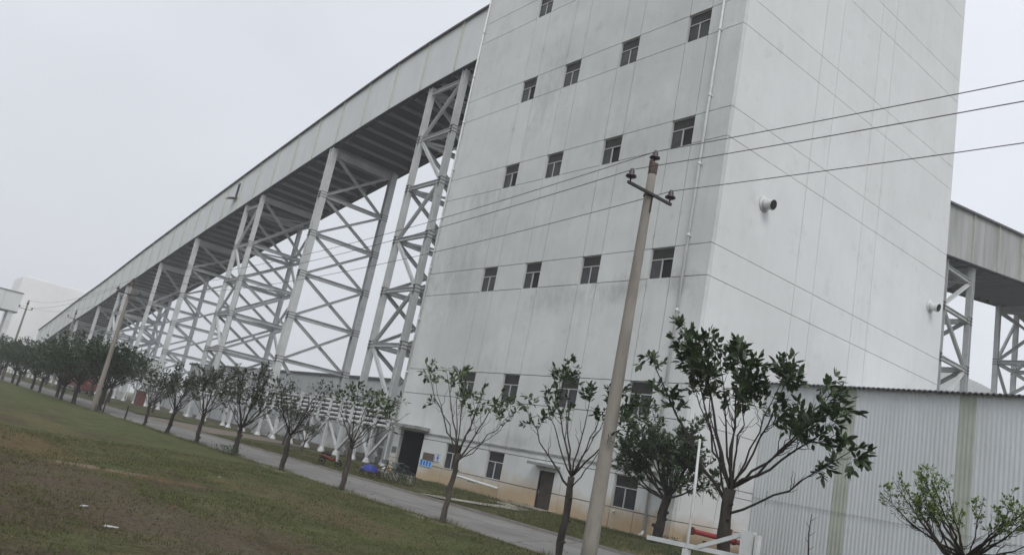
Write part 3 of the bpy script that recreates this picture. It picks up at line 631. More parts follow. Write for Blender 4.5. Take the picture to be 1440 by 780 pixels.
TR = [((-67.2, -73.4), A5, .8, 'four legged braced steel trestle nearest the left side of the tower'),
      ((-96.2,), [9.4, 15.0, 20.5, 25.9, 31.2], 1.15, 'two legged steel trestle with the widest legs, next but one to the tower'),
      ((-118.4, -124.4), [5, 10.4, 15.8, 21.2, 26.6], .8, 'four legged trestle under the dark wall opening of the gallery'),
      ((-146.2,), [4.5, 9.6, 14.7, 19.8, 24.9], 1.0, 'two legged trestle just left of the one under the gallery opening'),
      ((-166,), [4.3, 9.2, 14.1, 19.0], .85, 'slender two legged trestle left of the middle of the long gallery'),
      ((-188.2, -194), [4.4, 8.8, 13.2, 17.6], .8, 'four legged trestle behind the power pole standing at the road'),
      ((-211,), [4.5, 9, 13.5], .85, 'two legged trestle just left of the roadside power pole'),
      ((-232, -237.5), [4.2, 8.4, 12.4], .8, 'four legged trestle above the dense trees at the left'),
      ((-252.5,), [4.2, 8.4], .95, 'short two legged trestle near the low left end of the gallery'),
      ((-270,), [4.5], .9, 'lowest two legged trestle at the far left end of the gallery')]
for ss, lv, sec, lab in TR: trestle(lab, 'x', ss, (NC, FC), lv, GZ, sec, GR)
GR2 = 'steel trestles carrying the right gallery'
trestle('pair of braced steel legs beside the right edge of the tower', 'y', (77.0, 83.0), (-43.0, -34.6), [4.5, 9.6, 14.8, 20.0, 25], RZ, .75, GR2)
trestle('second braced steel trestle at the right edge of the photo', 'y', (112.0, 118), (-43.0, -34.6), [5.5, 11, 16.5, 22, 27.5], RZ, .75, GR2)

# ================================================================== BACK BUILDINGS
def corr(mb, x0, x1, y, z0, z1, pitch, amp, mi_f=None, th=.04):
    n = int((x1-x0)/pitch*4); X = [x0+(x1-x0)*i/n for i in range(n+1)]
    prof = [0, amp, amp, 0]
    vs = []; fs = []; mi = []
    for i, x in enumerate(X): yy_ = y-prof[i % 4]; vs += [(x, yy_, z0), (x, yy_, z1)]
    for i in range(n): fs.append((2*i, 2*i+2, 2*i+3, 2*i+1))
    o = len(mb.v); mb.v += vs; mb.f += [tuple(k+o for k in f) for f in fs]; mb.m += [mi_f(X[i]) if mi_f else 0 for i in range(n)]
t = thing('warehouse', (-118, 56, 0), 'long low grey warehouse standing behind the gallery legs', 'building')
b = MB(); corr(b, -186, -52.5, 56, 0, 10.2, 1.2, .1); b.build('front_wall', M_CLAD, t)
b = MB(); b.box(-186, -52.5, 56.01, 80, 0, 10.2); b.build('wall', M_CLAD, t)
b = MB(); b.box(-186.4, -52, 55.6, 80.4, 10.203, 10.6); b.build('roof', M_ROOF, t)
t = thing('sheet_fence', (-145, 51.6, 0), 'low pale grey sheet fence between the gallery footings and the warehouse', 'fence')
b = MB(); corr(b, -195, -97, 51.6, 0, 3.0, .8, .08); b.box(-195, -97, 51.603, 51.7, 0, 3.0); b.build('sheet_panel', M_SHED, t)
for x in np.arange(-194, -97, 6): b = MB(); b.box(x-.1, x+.1, 51.35, 51.5, 0, 3.2); b.build('fence_post', M_WHITEC, t)
# ground floor stores under the gallery near the tower
t = thing('store_shed', (-64, 43.5, 0), 'grey store shed under the gallery beside the tower', 'building')
b = MB(); corr(b, -76, -54, 42.4, 0, 5.6, .8, .07); b.box(-76, -54, 42.403, 47, 0, 5.6); b.build('wall', mat('store_wall_grey', (.17, .18, .18), (.12, .13, .13), scale=.5), t)
b = MB(); b.box(-76.4, -53.6, 42.0, 47.4, 5.603, 5.8); b.build('roof', M_ROOF, t)
for x in (-72.5, -66.5, -60.3):
    b = MB(); b.box(x, x+1.8, 42.2, 42.32, 0, 3.0); b.build('door', M_BROWNP if x < -70 else M_GREYP, t)
# red pipe by the tower side
t = thing('fire_main_pipe', (TX1+.6, 40, 0), 'red pipe with a flanged end lying low along the white side wall', 'pipe')
b = MB(); b.tube([(TX1+.55, 32.2, .85), (TX1+.55, 37.1, .62)], .12, 14); b.build('pipe_run', M_RED, t, True)
for y, z in ((32.15, .853), (35.5, .70)):
    b = MB(); b.tube([(TX1+.55, y-.05, z), (TX1+.55, y+.05, z)], .19, 14); b.build('flange', M_REDT, t)
b = MB()
for y in (33.2, 36.4): b.box(TX1+.48, TX1+.62, y-.06, y+.06, 0, .5)
b.tube([(TX1+.55, 35.2, .8), (TX1+.55, 35.2, 1.25)], .06, 8); b.build('support', M_REDT, t)

# shed on the right
t = thing('corrugated_shed', (-14, 37.4, 0), 'pale corrugated sheet shed with green vertical strips in front of the tower side', 'building')
SX0, SX1, SY, SH = TX1+.02, 30, 37.4, 9.05
strips = [(-21.25, -20.5), (-15.75, -15.05), (-10.1, -9.4), (-4.4, -3.7), (1.3, 2.0)]
b = MB(); corr(b, SX0, SX1, SY, 0, SH, .19, .016, lambda x: 1 if any(a <= x < c for a, c in strips) else 0); b.build('front_wall', [M_SHED, M_SHEDG], t)
b = MB(); b.box(SX0, SX1, SY+.02, SY+16, 0, SH-.05); b.build('wall', M_SHED, t)
b = MB(); pitch = .24; n = int((SX1-SX0)/pitch*4); vs = []
for i in range(n+1):
    x = SX0+(SX1-SX0)*i/n; z = [0, .06, .06, 0][i % 4]
    vs += [(x, SY-.35, SH+z-.02), (x, SY+8, SH+z+1.0), (x, SY-.35, SH+z-.06), (x, SY+8, SH+z+.96)]
b.add(vs, [(4*i, 4*i+4, 4*i+5, 4*i+1) for i in range(n)] + [(4*i+2, 4*i+3, 4*i+7, 4*i+6) for i in range(n)] + [(4*i, 4*i+2, 4*i+6, 4*i+4) for i in range(n)])
b.build('roof', M_ROOF, t)
b = MB(); b.box(SX0, SX1, SY-.075, SY-.05, 3.02, 3.03)
for x in np.arange(SX0+.6, SX1, .52):
    for z in (2.3, 4.6, 6.9): b.box(x, x+.02, SY-.06, SY-.045, z, z+.02)
b.build('fixing_screws', M_PLATE, t)

# far hazy block and far gallery
t = thing('far_tower', (-830, 115, 0), 'pale white tower block fading into the haze at the far left', 'building')
b = MB(); b.box(-858, -800, 83.5, 150, 0, 78.3); b.build('wall', M_SILO, t)
b = MB(); b.box(-855, -803, 86, 147, 78.303, 80); b.build('roof', M_SILO, t)
t = thing('far_gallery', (-333, 10, 0), 'short grey conveyor gallery sticking in at the far left edge', 'conveyor gallery')
b = MB(); b.box(-340, -330, -60, 36.2, 20.8, 27.4); b.build('wall', M_CLAD, t)
b = MB(); b.box(-340.3, -329.7, -60, 36.4, 27.403, 27.7); b.build('roof', M_ROOF, t)
b = MB(); b.box(-340.2, -329.8, -60, 36.3, 20.5, 20.797); b.build('deck', M_DECK, t)
for y in (34.3, -20):
    for x in (-339, -331): b = MB(); b.box(x-.7, x+.7, y-.8, y+.8, 0, 20.49); b.build('leg', M_STEELP, t)
for y in np.arange(-55, 36, 6.6): b = MB(); b.box(-329.99, -329.9, y-.15, y+.15, 20.9, 27.3); b.build('cover_strip', M_STRIP, t)

# hill behind the right gallery
h = MB()
hx_ = np.linspace(-1150, 150, 40); hy_ = np.linspace(820, 1300, 16)
def hill(x, y):
    r1 = 205*math.exp(-((x+470)/150)**2) + 60*math.exp(-((x+250)/260)**2)
    return max(-3, r1*math.exp(-((y-1060)/120)**2)-4)
sheet(h, list(hx_), list(hy_), hill); struct('hill', h, M_HILL, True)

# ================================================================== PIPE RACK under the gallery
M_RACKBACK = M_PLATE
t = thing('pipe_rack', (-76, 36.7, 0), 'white pipe rack on flared posts running below the long gallery', 'pipe rack')
RK = (35.9, 37.5)
for k in range(5):
    b = MB(); b.tube([(-101, RK[0]-.1, 3.45+.38*k), (-52.5, RK[0]-.1, 3.35+.42*k)], .13, 8); b.build('pipe', M_WHITE, t, True)
for k in range(3):
    b = MB(); b.tube([(-320, RK[1], 3.7+.5*k), (-52.5, RK[1], 3.7+.5*k)], .14, 8); b.build('pipe', M_STEELP, t, True)
px_ = [-54.5, -57.6, -60.5, -63.6, -66.2, -69.5, -72.6, -76, -80, -84.5, -89, -93.5, -98.5] + list(np.arange(-105, -320, -7.5))
for i, x in enumerate(px_):
    for y in (RK if x > -100 else RK[1:]):
        b = MB(); b.beam((x, y, .4), (x, y, 5.2), .28, .28); b.lathe((x, y, -.1), [(.36, 0), (.36, .2), (.17, .6)], 8); b.build('post', M_WHITE, t)
for x in px_[:13]:
    for z in (3.2, 5.25): b = MB(); b.box(x-.12, x+.12, RK[0]-.35, RK[1]+.35, z, z+.14); b.build('bracket', M_STEELP, t)
b = MB(); b.box(-101, -52.6, RK[0]+.16, RK[0]+.2, 3.15, 5.25); b.build('dark_gap_sheet', M_PLATE, t)  # added dark sheet, only there to darken the gaps between the pipes
for k, x in enumerate(np.arange(-100, -53, 2.3)):
    b = MB(); b.box(x-.27, x+.27, RK[0]-.29, RK[0]-.235, 3.1, 5.3); b.build('hanger', M_STEELP, t)
for k in range(12):
    xa, xb = px_[k], px_[k+1]; za, zb = (.6, 3.1) if k % 2 else (3.1, .6)
    b = MB(); b.beam((xa-.1, RK[0], za), (xb+.1, RK[0], zb), .18, .22); b.build('brace', M_WHITE, t)
    b = MB(); b.beam((xa-.1, RK[1], 1.6), (xb+.1, RK[1], 1.6), .16, .2); b.build('rail', M_WHITE, t)
for x, x2, z1, z2 in ((-63.6, -66.2, .6, 3), (-69.5, -76, .5, 3.2), (-84.5, -76.2, .6, 2.4), (-93.5, -89, .5, 3), (-80, -84.5, .6, 3.2)):
    b = MB(); b.beam((x, 36.8, z1), (x2, 36.8, z2), .22, .3); b.build('brace', M_WHITEC, t)
# cabin raised on legs
t = thing('raised_cabin', (-167, 43, 0), 'small white cabin raised on legs among the trestles', 'cabin')
b = MB(); b.box(-170, -165.4, 42, 45, 4.8, 8.6); b.build('wall', M_WHITE, t)
b = MB(); b.box(-170.2, -165.2, 41.8, 45.2, 8.603, 8.75); b.build('roof', M_ROOF, t)
b = MB()
for z in (7.0, 7.35, 7.7, 8.05, 8.4): b.box(-181, -170.3, 42, 42.2, z, z+.14)
for x in (-181, -177.5, -174): b.box(x, x+.15, 41.85, 41.99, 0, 8.6)
b.build('cable_ladder', M_STEELP, t)
for x in (-169.6, -165.8):
    b = MB(); b.beam((x, 42.4, 0), (x, 42.4, 4.79), .3, .3); b.build('leg', M_STEELP, t)
t = thing('rusty_cabinet', (-136, 35, 0), 'tall rust red cabinet with a pale top among the rack posts', 'cabinet')
b = MB(); b.box(-136.9, -135.1, 34.2, 35.3, .1, 2.1); b.build('body', M_REDT, t)
b = MB(); b.box(-137, -135, 34.1, 35.4, 2.103, 2.4); b.build('lid', M_BARKL, t)
b = MB(); b.box(-136.05, -135.95, 34.15, 34.198, .2, 2.0); b.build('door_seam', M_BLACK, t)
# red lorry beyond the road
t = thing('lorry', (-152, 29, 0), 'faded red lorry parked behind the dense roadside trees', 'lorry')
b = MB(); b.box(-163.5, -148, 27.8, 30.2, .95, 3.0); b.build('cargo_body', M_REDT, t)
b = MB(); b.add([(-147.6, 27.9, .7), (-145, 27.9, .7), (-144.9, 27.9, 1.7), (-145.6, 27.9, 2.8), (-147.6, 27.9, 2.8)] + [(-147.6, 30.1, .7), (-145, 30.1, .7), (-144.9, 30.1, 1.7), (-145.6, 30.1, 2.8), (-147.6, 30.1, 2.8)],
              [(0,1,2,3,4),(9,8,7,6,5),(0,5,6,1),(1,6,7,2),(2,7,8,3),(3,8,9,4),(4,9,5,0)]); cb = b.build('cab', M_REDT, t)
b = MB(); b.box(-146.9, -145.6, 27.87, 27.895, 1.75, 2.5); b.build('window', M_GLASS, cb)
b = MB(); b.box(-163.4, -145.2, 28.5, 29.5, .55, .69); b.build('chassis', M_BLACK, t)
for x in (-161.5, -159.8, -150.5, -146.3):
    for y in (28.0, 30.0):
        b = MB(); b.tube([(x, y-.13, .5), (x, y+.13, .5)], .48, 14); wl = b.build('wheel', M_BLACK, t)
        b = MB(); b.tube([(x, y-.145, .5), (x, y+.145, .5)], .22, 10); b.build('rim', M_CHROME, wl)

# ================================================================== POWER LINE
def pole(x, y, H, label):
    t = thing('power_pole', (x, y, 0), label, 'power pole', 'concrete power poles along the road')
    b = MB(); n = 10; b.tube([(x, y, -.3+(H-.3+.3)*i/n) for i in range(n+1)], [.205-.095*i/n for i in range(n+1)], 16); b.build('shaft', M_POLE, t, True)
    b = MB(); b.tube([(x, y, H-.62), (x, y, H-.32)], [.125, .122], 12); b.box(x-.03, x+.03, y-.15, y+.15, H-.5, H-.25); b.build('top_collar', M_RUST, t)
    b = MB(); z = H-1.25; b.beam((x+.16, y-1.0, z), (x+.16, y+.75, z), .07, .07); b.build('crossarm', M_ARM, t)
    b = MB(); b.beam((x+.15, y, z-.5), (x+.15, y-.0, z), .03, .03); b.tube([(x, y, z-.03), (x, y, z+.03)], .145, 12); b.build('clamp', M_ARM, t)
    tips = []
    for (dx, dy, dz) in ((0, 0, H-.32), (.16, -.92, z), (.16, .68, z)):
        b = MB(); c = (x+dx, y+dy, dz); b.lathe(c, [(.02, 0), (.02, .14), (.10, .14), (.15, .17), (.14, .21), (.07, .26), (.085, .30), (.06, .36), (.035, .40)], 14); b.build('insulator', M_INSUL, t, True)
        tips.append(Vector((x+dx, y+dy, dz+.37)))
    return tips
PX = [pole(46, 14.2, 11.2, 'power pole beyond the right edge of the picture'), pole(-14.5, 14.8, 11.0, 'tall concrete power pole rising in front of the tower'),
      pole(-67.9, 14.3, 10.45, 'leaning looking power pole in front of the gallery beside dense trees'), pole(-133, 15.5, 11.5, 'small distant power pole at the far left by the tree row')]
x4 = pole(-136, 22.3, 12.0, 'faint power pole rising behind the trees before the gallery wall')
# the off-frame pole is not part of the picture: drop it, keep its wire ends
for o in [o for o in bpy.data.objects if o.get('label') == 'power pole beyond the right edge of the picture']:
    for k in kids(o): bpy.data.objects.remove(k, do_unlink=True)
    bpy.data.objects.remove(o, do_unlink=True)
for k, nm in enumerate(('topmost thin wire running over the pole top insulators', 'middle thin wire carried on the left insulators of the crossarms', 'lowest thin wire carried on the right insulators of the crossarms')):
    pts = []
    for i in range(3):
        a, c = PX[i][k], PX[i+1][k]; sag = (.85, 1.0, 1.0)[i]; n = 24
        for j in range(n + (i == 2)):
            u = j/n; p = a.lerp(c, u); p.z -= sag*4*u*(1-u); pts.append(p)
    b = MB(); b.tube(pts, .0105, 5); tag(b.build('overhead_wire', M_WIRE), nm, 'wire', 'overhead wires on the concrete poles')

# ================================================================== TREES
def leafmesh(pts_dirs, size, rnd, mi=0):
    mb = MB()
    for p, d in pts_dirs:
        L_ = size*rnd.uniform(.65, 1.15); W = L_*rnd.uniform(.4, .56)
        d = (d + Vector((rnd.gauss(0, .55), rnd.gauss(0, .55), rnd.gauss(-.15, .5)))).normalized()
        s = d.cross(Vector((rnd.gauss(0, .4), rnd.gauss(0, .4), 1))).normalized(); n = s.cross(d)
        q = p + d*.02
        mb.add([q, q+d*L_*.35+s*W/2-n*W*.12, q+d*L_*.72+s*W*.36-n*W*.16, q+d*L_-n*L_*.14, q+d*L_*.72-s*W*.36-n*W*.16, q+d*L_*.35-s*W/2-n*W*.12, q+d*L_*.5+n*.0],
               [(0, 1, 2, 6), (6, 2, 3), (0, 6, 4, 5), (6, 3, 4)], mi)
    return mb
def make_tree(label, loc, fork, r0, r1, targets, seed, leaf, leafmat, bark, lpt=7, subs=5, sub_len=.8, twigs=3, twig_len=.32,
              starts=None, name='young_tree', group='young trees along the road', lean=(0, 0), leafy=.45, hang=0, inner=.55, gnarl=.018):
    rnd = random.Random(seed); t = thing(name, loc, label, 'tree', group)
    B = MB(); Lv = []; bx_, by_ = loc[0], loc[1]
    def rv(s): return Vector((rnd.gauss(0, s), rnd.gauss(0, s), rnd.gauss(0, s)))
    n = 8; trunk = [Vector((bx_+lean[0]*(i/n)+rnd.gauss(0, gnarl)*(i > 0), by_+lean[1]*(i/n)+rnd.gauss(0, gnarl)*(i > 0), -.15+(fork+.15)*i/n)) for i in range(n+1)]
    rs = [r0*1.35]+[r0+(r1-r0)*i/n for i in range(1, n+1)]; rs = [r*rnd.uniform(.9, 1.12) for r in rs]
    B.tube(trunk, rs, 10); top = trunk[-1]
    def path(p, q, bow, m, jit):
        c = p.lerp(q, .5) + Vector((0, 0, -bow))*.9; L_ = (q-p).length
        return [(p*(1-u)**2 + c*2*u*(1-u) + q*u*u) + (rv(jit*L_) if 0 < i < m else Vector((0, 0, 0))) for i, u in ((i, i/m) for i in range(m+1))]
    def leaves_on(pl, frac, k):
        for _ in range(k):
            u = 1-(rnd.random()**1.6)*frac; f = u*(len(pl)-1); i = min(int(f), len(pl)-2); p = pl[i].lerp(pl[i+1], f-i); d = (pl[i+1]-pl[i]).normalized()
            Lv.append((p, d))
    for ti, tg in enumerate(targets):
        q = Vector((bx_+tg[0], by_+tg[1], tg[2])); st = top
        if starts and ti in starts: st = trunk[-1].lerp(trunk[0], 1-starts[ti]/fork) if starts[ti] <= fork else trunk[-1]
        else: st = trunk[-1 if rnd.random() < .5 else -2].copy()
        L_ = (q-st).length; rl = r1*rnd.uniform(.22, .42)
        pl = path(st, q, L_*rnd.uniform(.03, .12), 8, .011); B.tube(pl, [rl*(1-.8*(i/8)**.9) for i in range(9)], 6)
        for s in range(subs):
            u = rnd.uniform(.38, .97); i = int(u*8); a = pl[min(i, 7)].lerp(pl[min(i, 7)+1], u*8-min(i, 7)); dr_ = (pl[min(i, 7)+1]-pl[min(i, 7)]).normalized()
            side = rv(1); side = (side - dr_*side.dot(dr_)).normalized()
            ln = sub_len*rnd.uniform(.55, 1.2)*(1.2-.5*u)
            e = a + (dr_*.75 + side*.6 + Vector((0, 0, .25))).normalized()*ln
            sp_ = path(a, e, ln*.1, 5, .04); r_ = max(.006, rl*(1-.8*u)*.6); B.tube(sp_, [r_*(1-.7*i/5) for i in range(6)], 5, caps=False)
            if rnd.random() < .12 or u < inner: continue
            leaves_on(sp_, leafy, int(lpt*.8))
            for w_ in range(twigs):
                v = rnd.uniform(.4, 1); k = min(int(v*5), 4); a2 = sp_[k].lerp(sp_[k+1], v*5-k)
                e2 = a2 + ((sp_[k+1]-sp_[k]).normalized()*.6 + rv(.45) + Vector((0, 0, .2))).normalized()*twig_len*rnd.uniform(.5, 1.2)
                tp = path(a2, e2, 0, 3, .05); B.tube(tp, [r_*.5, r_*.4, r_*.3, r_*.2], 4, caps=False); leaves_on(tp, .8, lpt)
        leaves_on(pl, .2, lpt)
    for _ in range(hang):
        a = trunk[-1] + Vector((rnd.gauss(0, .35), rnd.gauss(0, .35), rnd.uniform(.0, .6))); B.tube([a, a+Vector((rnd.gauss(0, .03), 0, -rnd.uniform(.3, .9)))], [.006, .003], 4, caps=False)
    # bark stubs where branches were cut
    for _ in range(5):
        k = rnd.randint(2, n-1); a = trunk[k]; d = Vector((rnd.gauss(0, 1), rnd.gauss(0, 1), .4)).normalized(); B.tube([a, a+d*(rs[k]*1.5)], [rs[k]*.5, rs[k]*.3], 6)
    B.build('trunk', bark, t, True)
    leafmesh(Lv, leaf, rnd).build('crown', leafmat, t)
    return t
GRP = 'young trees along the near side of the road'
ROW = 15.0
# slim tree left of centre of the tower front
make_tree('slim bare stemmed tree with sparse leaf tufts in front of the tower windows', (-21.1, ROW, 0), 2.15, .105, .085,
          [(-2.7, .2, 4.7), (-2.2, -.5, 4.9), (-1.3, .4, 4.6), (-.9, -.5, 4.75), (.1, .5, 4.35), (.5, -.6, 4.45), (1.3, .3, 4.2), (2.1, .5, 3.95), (2.6, -.1, 3.5), (1.7, -.7, 3.9)], 11, .19, M_LEAF2, M_BARKL,
          lpt=8, subs=4, sub_len=.75, lean=(.1, 0), group=GRP, leafy=.3)
make_tree('slim tree with drooping leaf clusters just left of the tall power pole', (-15.75, ROW, 0), 2.1, .10, .085,
          [(-1.7, 0, 4.25), (-1.9, -.4, 3.7), (-1.35, .3, 5.0), (-.9, -.3, 4.8), (-.2, .4, 4.6), (.7, .2, 4.3), (1.4, .3, 4.1), (1.7, -.4, 3.4), (-.5, -.7, 4.4), (.3, .8, 4.5)], 23, .19, M_LEAF, M_BARK,
          lpt=8, subs=4, sub_len=.7, group=GRP, leafy=.3, starts={7: 1.8})
# big leafed tree in front of the shed
make_tree('biggest dark tree with large leaves and a low side limb in front of the shed', (-10.85, ROW, 0), 2.5, .15, .12,
          [(-2.8, 0, 5.35), (-2.2, .5, 5.8), (-1.7, -.3, 5.95), (-1.3, .7, 5.8), (-.9, -.6, 5.6), (-.5, .5, 5.7), (.2, -.5, 5.5), (.6, .6, 5.3), (1.1, 0, 5.0), (1.8, .5, 4.8), (2.35, 0, 4.6), (2.5, -.3, 4.15), (2.7, .1, 3.7), (-1.2, 0, 5.4), (.1, 0, 4.9)], 31, .21, M_LEAF, M_BARK,
          lpt=7, subs=9, sub_len=.6, twigs=4, twig_len=.28, group=GRP, starts={12: 2.0}, hang=14, leafy=.35, gnarl=.02)
# shrubby tree at the right edge
rr = random.Random(5)
tg = [(-1.3, 0, 3.15), (-1.4, -.2, 2.85), (-.95, .2, 3.4), (-1.25, .3, 2.55), (-.7, -.3, 3.35)] + [(math.cos(a)*rr.uniform(.7, 1.5), math.sin(a)*rr.uniform(.5, 1.2), rr.uniform(2.55, 3.15)) for a in [rr.uniform(0, 6.28) for _ in range(17)]]
make_tree('low spreading tree with fresh yellow green leaf tips at the right edge', (-6.05, ROW, 0), 2.05, .09, .08, tg, 41, .07, M_LEAF3, M_BARK,
          lpt=7, subs=6, sub_len=.4, twigs=3, twig_len=.16, group=GRP, leafy=.5)
# dense round tree by the tower corner
rr = random.Random(9)
tg = [(2.2*math.cos(a)*rr.uniform(.5, 1.1)-.2, 1.9*math.sin(a)*rr.uniform(.5, 1.1), rr.uniform(3.6, 6.0)) for a in [i*2.4 for i in range(19)]] + [(-2.9, 0, 4.9), (-3.0, .3, 4.1), (2.6, 0, 4.0), (2.7, -.2, 3.2), (-2.4, 0, 3.3), (-1.7, -.8, 2.9), (1.9, -.9, 2.9)]
make_tree('dense round crowned tree on a dark bent trunk by the tower corner', (-24.3, 28.7, 0), 2.3, .24, .17, tg, 51, .25, M_LEAF, M_BARK,
          lpt=10, subs=7, sub_len=1.0, twigs=3, twig_len=.45, name='round_tree', group='trees by the tower', lean=(.35, 0), hang=20, leafy=.7, inner=.4)
# sparse trees of the row, left of the tower
def vase(r, z0, z1, k, seed, dx=0, full=False):
    q = random.Random(seed); o = []
    for i in range(k):
        a = i*2.4+q.uniform(-.3, .3); s = q.uniform(.45, 1.0); o.append((dx+math.cos(a)*r*s, math.sin(a)*r*s*.8, z1-(z1-z0)*s*s*q.uniform(.6, 1)))
    return o
make_tree('bare tree with few leaves left of the dark entrance, third from the pole', (-27.9, ROW, 0), 1.75, .115, .08, vase(2.2, 2.6, 4.1, 11, 61, .6), 61, .19, M_LEAF2, M_BARKL, lpt=4, subs=5, sub_len=.8, group=GRP, leafy=.3)
make_tree('nearly leafless twiggy tree in front of the white pipe rack', (-33.6, ROW, 0), 1.5, .13, .09, vase(2.1, 2.6, 4.2, 12, 62, .3), 62, .16, M_LEAF4, M_BARK, lpt=2, subs=6, sub_len=.8, group=GRP, leafy=.3)
tA = make_tree('forked leafy tree with a weedy base, right of the single stemmed row tree', (-39.4, ROW, 0), 1.3, .14, .10, vase(2.2, 2.5, 4.7, 15, 63, .4), 63, .16, M_LEAF4, M_BARK, inner=.4, lpt=6, subs=7, sub_len=.85, group=GRP, leafy=.6)
tB = make_tree('single stemmed leafy tree before the pale low fence', (-45.2, ROW, 0), 1.6, .13, .09, vase(2.0, 2.4, 4.5, 14, 64, .3), 64, .17, M_LEAF4, M_BARK, inner=.4, lpt=6, subs=7, sub_len=.8, group=GRP, leafy=.6)
tC = make_tree('leaning leafy tree second left of the fence gap', (-50.8, ROW, 0), 1.5, .13, .09, vase(1.9, 2.4, 4.2, 14, 65, .7), 65, .18, M_LEAF4, M_BARK, inner=.4, lpt=6, subs=6, sub_len=.8, group=GRP, lean=(.5, 0), leafy=.6)
dup(tB, (-55.9, ROW, 0), 2.1, .9, 'small leafy tree left of the leaning tree in the row', GRP)
# dense trees further left
def dense(label, x, y, r, z1, seed, m, nlimb=20, leaf=.26, fork=1.8):
    q = random.Random(seed); tg = []
    for i in range(nlimb):
        a = i*2.4; s = math.sqrt((i+.5)/nlimb); tg.append((math.cos(a)*r*s, math.sin(a)*r*s, z1-(z1-2.2)*.55*s*s*q.uniform(.7, 1.2)))
    return make_tree(label, (x, y, 0), fork, .2, .15, tg, seed, leaf, m, M_BARK, lpt=7, subs=8, sub_len=1.0, twigs=3, twig_len=.5, name='leafy_tree', group='dense trees at the left end of the road', leafy=.8, inner=.4)
dA = dense('tall dense dark tree right of the leaning looking power pole', -72.0, ROW+.6, 3.3, 5.3, 71, M_LEAF, 24)
dB = dense('broad dense tree directly left of the leaning looking power pole', -78.2, ROW-.2, 3.8, 6.0, 72, M_LEAF, 24)
DL = 'dark leafy tree number of the dense left row seen before the faint gallery end'
labs = ['dense tree in front of the red lorry, left of the broad one', 'dense tree whose trunk hides the end of the red lorry', 'middle dense tree of the left row before the white posts', 'dense tree left of the middle of the left row',
        'dense tree below the low end of the gallery', 'dense tree just right of the small distant pole', 'dense tree just left of the small distant pole', 'leftmost dense tree at the picture edge']
for i, (x, l) in enumerate(zip((-84.6, -89.3, -96.9, -105, -113, -121, -132, -142), labs)):
    dup((dA, dB)[i % 2], (x, ROW+(.3 if i % 2 else -.1), 0), i*1.3+.4, (.78, .88, .74, .86, .80, .95, .84, 1.0)[i], l)
# second row beyond the road
D2 = 'background trees beyond the road'
for i, (x, y, s, l) in enumerate(((-112, 25, 1.1, 'tree across the road behind the dense row, right one'), (-128, 26, 1.15, 'tree across the road behind the dense row, middle one'), (-148, 25, 1.2, 'tree across the road behind the dense row, left one'),
                                  (-165, 26, 1.2, 'small far tree across the road near the left edge'), (-185, 25, 1.25, 'farthest tree across the road at the left edge'), (-60, 28, .62, 'thin tree beyond the road before the warehouse wall'))):
    dup((dB, dA, tA, dB, dA, tC)[i], (x, y, 0), i*1.7, s, l, D2)
dup(tC, (-70.5, 31, 0), 2.4, 1.0, 'bare twiggy tree beside the driveway among the rack posts', D2)
dup(tA, (-99, 27, 0), 1.1, .9, 'greyish tree across the road below the white cabin', D2)
# stakes of missing trees, sapling
for x, l in ((-61, 'short dark stake on the near road edge, right one'), (-67.8, 'short dark stake on the near road edge, left one')):
    b = MB(); b.tube([(x, ROW, -.1), (x+.05, ROW, .5), (x+.02, ROW, 1.0)], [.07, .06, .05], 7); tag(b.build('tree_stump', M_BARK), l, 'stump', 'stumps at the road edge')
t = thing('bare_sapling', (-17.8, 30, 0), 'thin leafless sapling standing before the corrugated shed', 'sapling')
b = MB(); b.tube([(-17.8, 30, 0), (-17.75, 30, 1), (-17.85, 30.02, 1.8), (-17.8, 30, 2.6)], [.05, .04, .03, .012], 6)
for k in range(5): b.tube([(-17.8, 30, 1.2+k*.28), (-17.8+(-1)**k*.22, 30.05, 1.4+k*.28)], [.012, .006], 4)
b.build('stem', M_BARK, t)
# weeds at the base of one row tree
rr = random.Random(77)
for (wx, wy, n_, l) in ((-38.9, 14.5, 90, 'clump of dark weeds at the foot of the forked row tree'), (-25, 30.5, 70, 'low weeds against the tower foot beside the downpipe'), (-19.9, 24.5, 60, 'weeds on the verge right of the round tree')):
    lm = leafmesh([(Vector((wx+rr.gauss(0, .35), wy+rr.gauss(0, .3), rr.uniform(.02, .4))), Vector((rr.gauss(0, .6), rr.gauss(0, .6), 1))) for _ in range(n_*3)], .1, rr)
    tag(lm.build('weed_clump', M_LEAF), l, 'weeds', kind='stuff')

# ================================================================== BARRIER
t = thing('steel_barrier', (-10.8, 14, 0), 'white steel barrier with a tall thin pole and a slanting brace at the bottom edge', 'barrier')
Y = 14.0
b = MB(); b.tube([(-10.98, Y, -.1), (-10.99, Y, 2.2), (-11.04, Y, 3.38)], [.035, .03, .026], 10); b.build('pole', M_WHITE, t, True)
b = MB(); b.beam((-12.06, Y, 1.16), (-9.3, Y, 1.24), .06, .09); b.build('rail', M_WHITE, t)
b = MB(); b.beam((-10.7, Y-.02, 1.22), (-9.62, Y-.02, 1.68), .05, .08); b.build('brace', M_WHITE, t)
b = MB(); b.box(-9.66, -9.40, Y-.12, Y+.03, -.1, 1.74); b.build('post', M_WHITE, t)
b = MB(); b.box(-9.36, -9.29, Y-.1, Y+.02, -.1, 1.70); b.build('post', M_WHITE, t)
b = MB(); b.box(-11.06, -10.92, Y-.05, Y+.06, -.1, 1.12); b.build('post', M_WHITE, t)

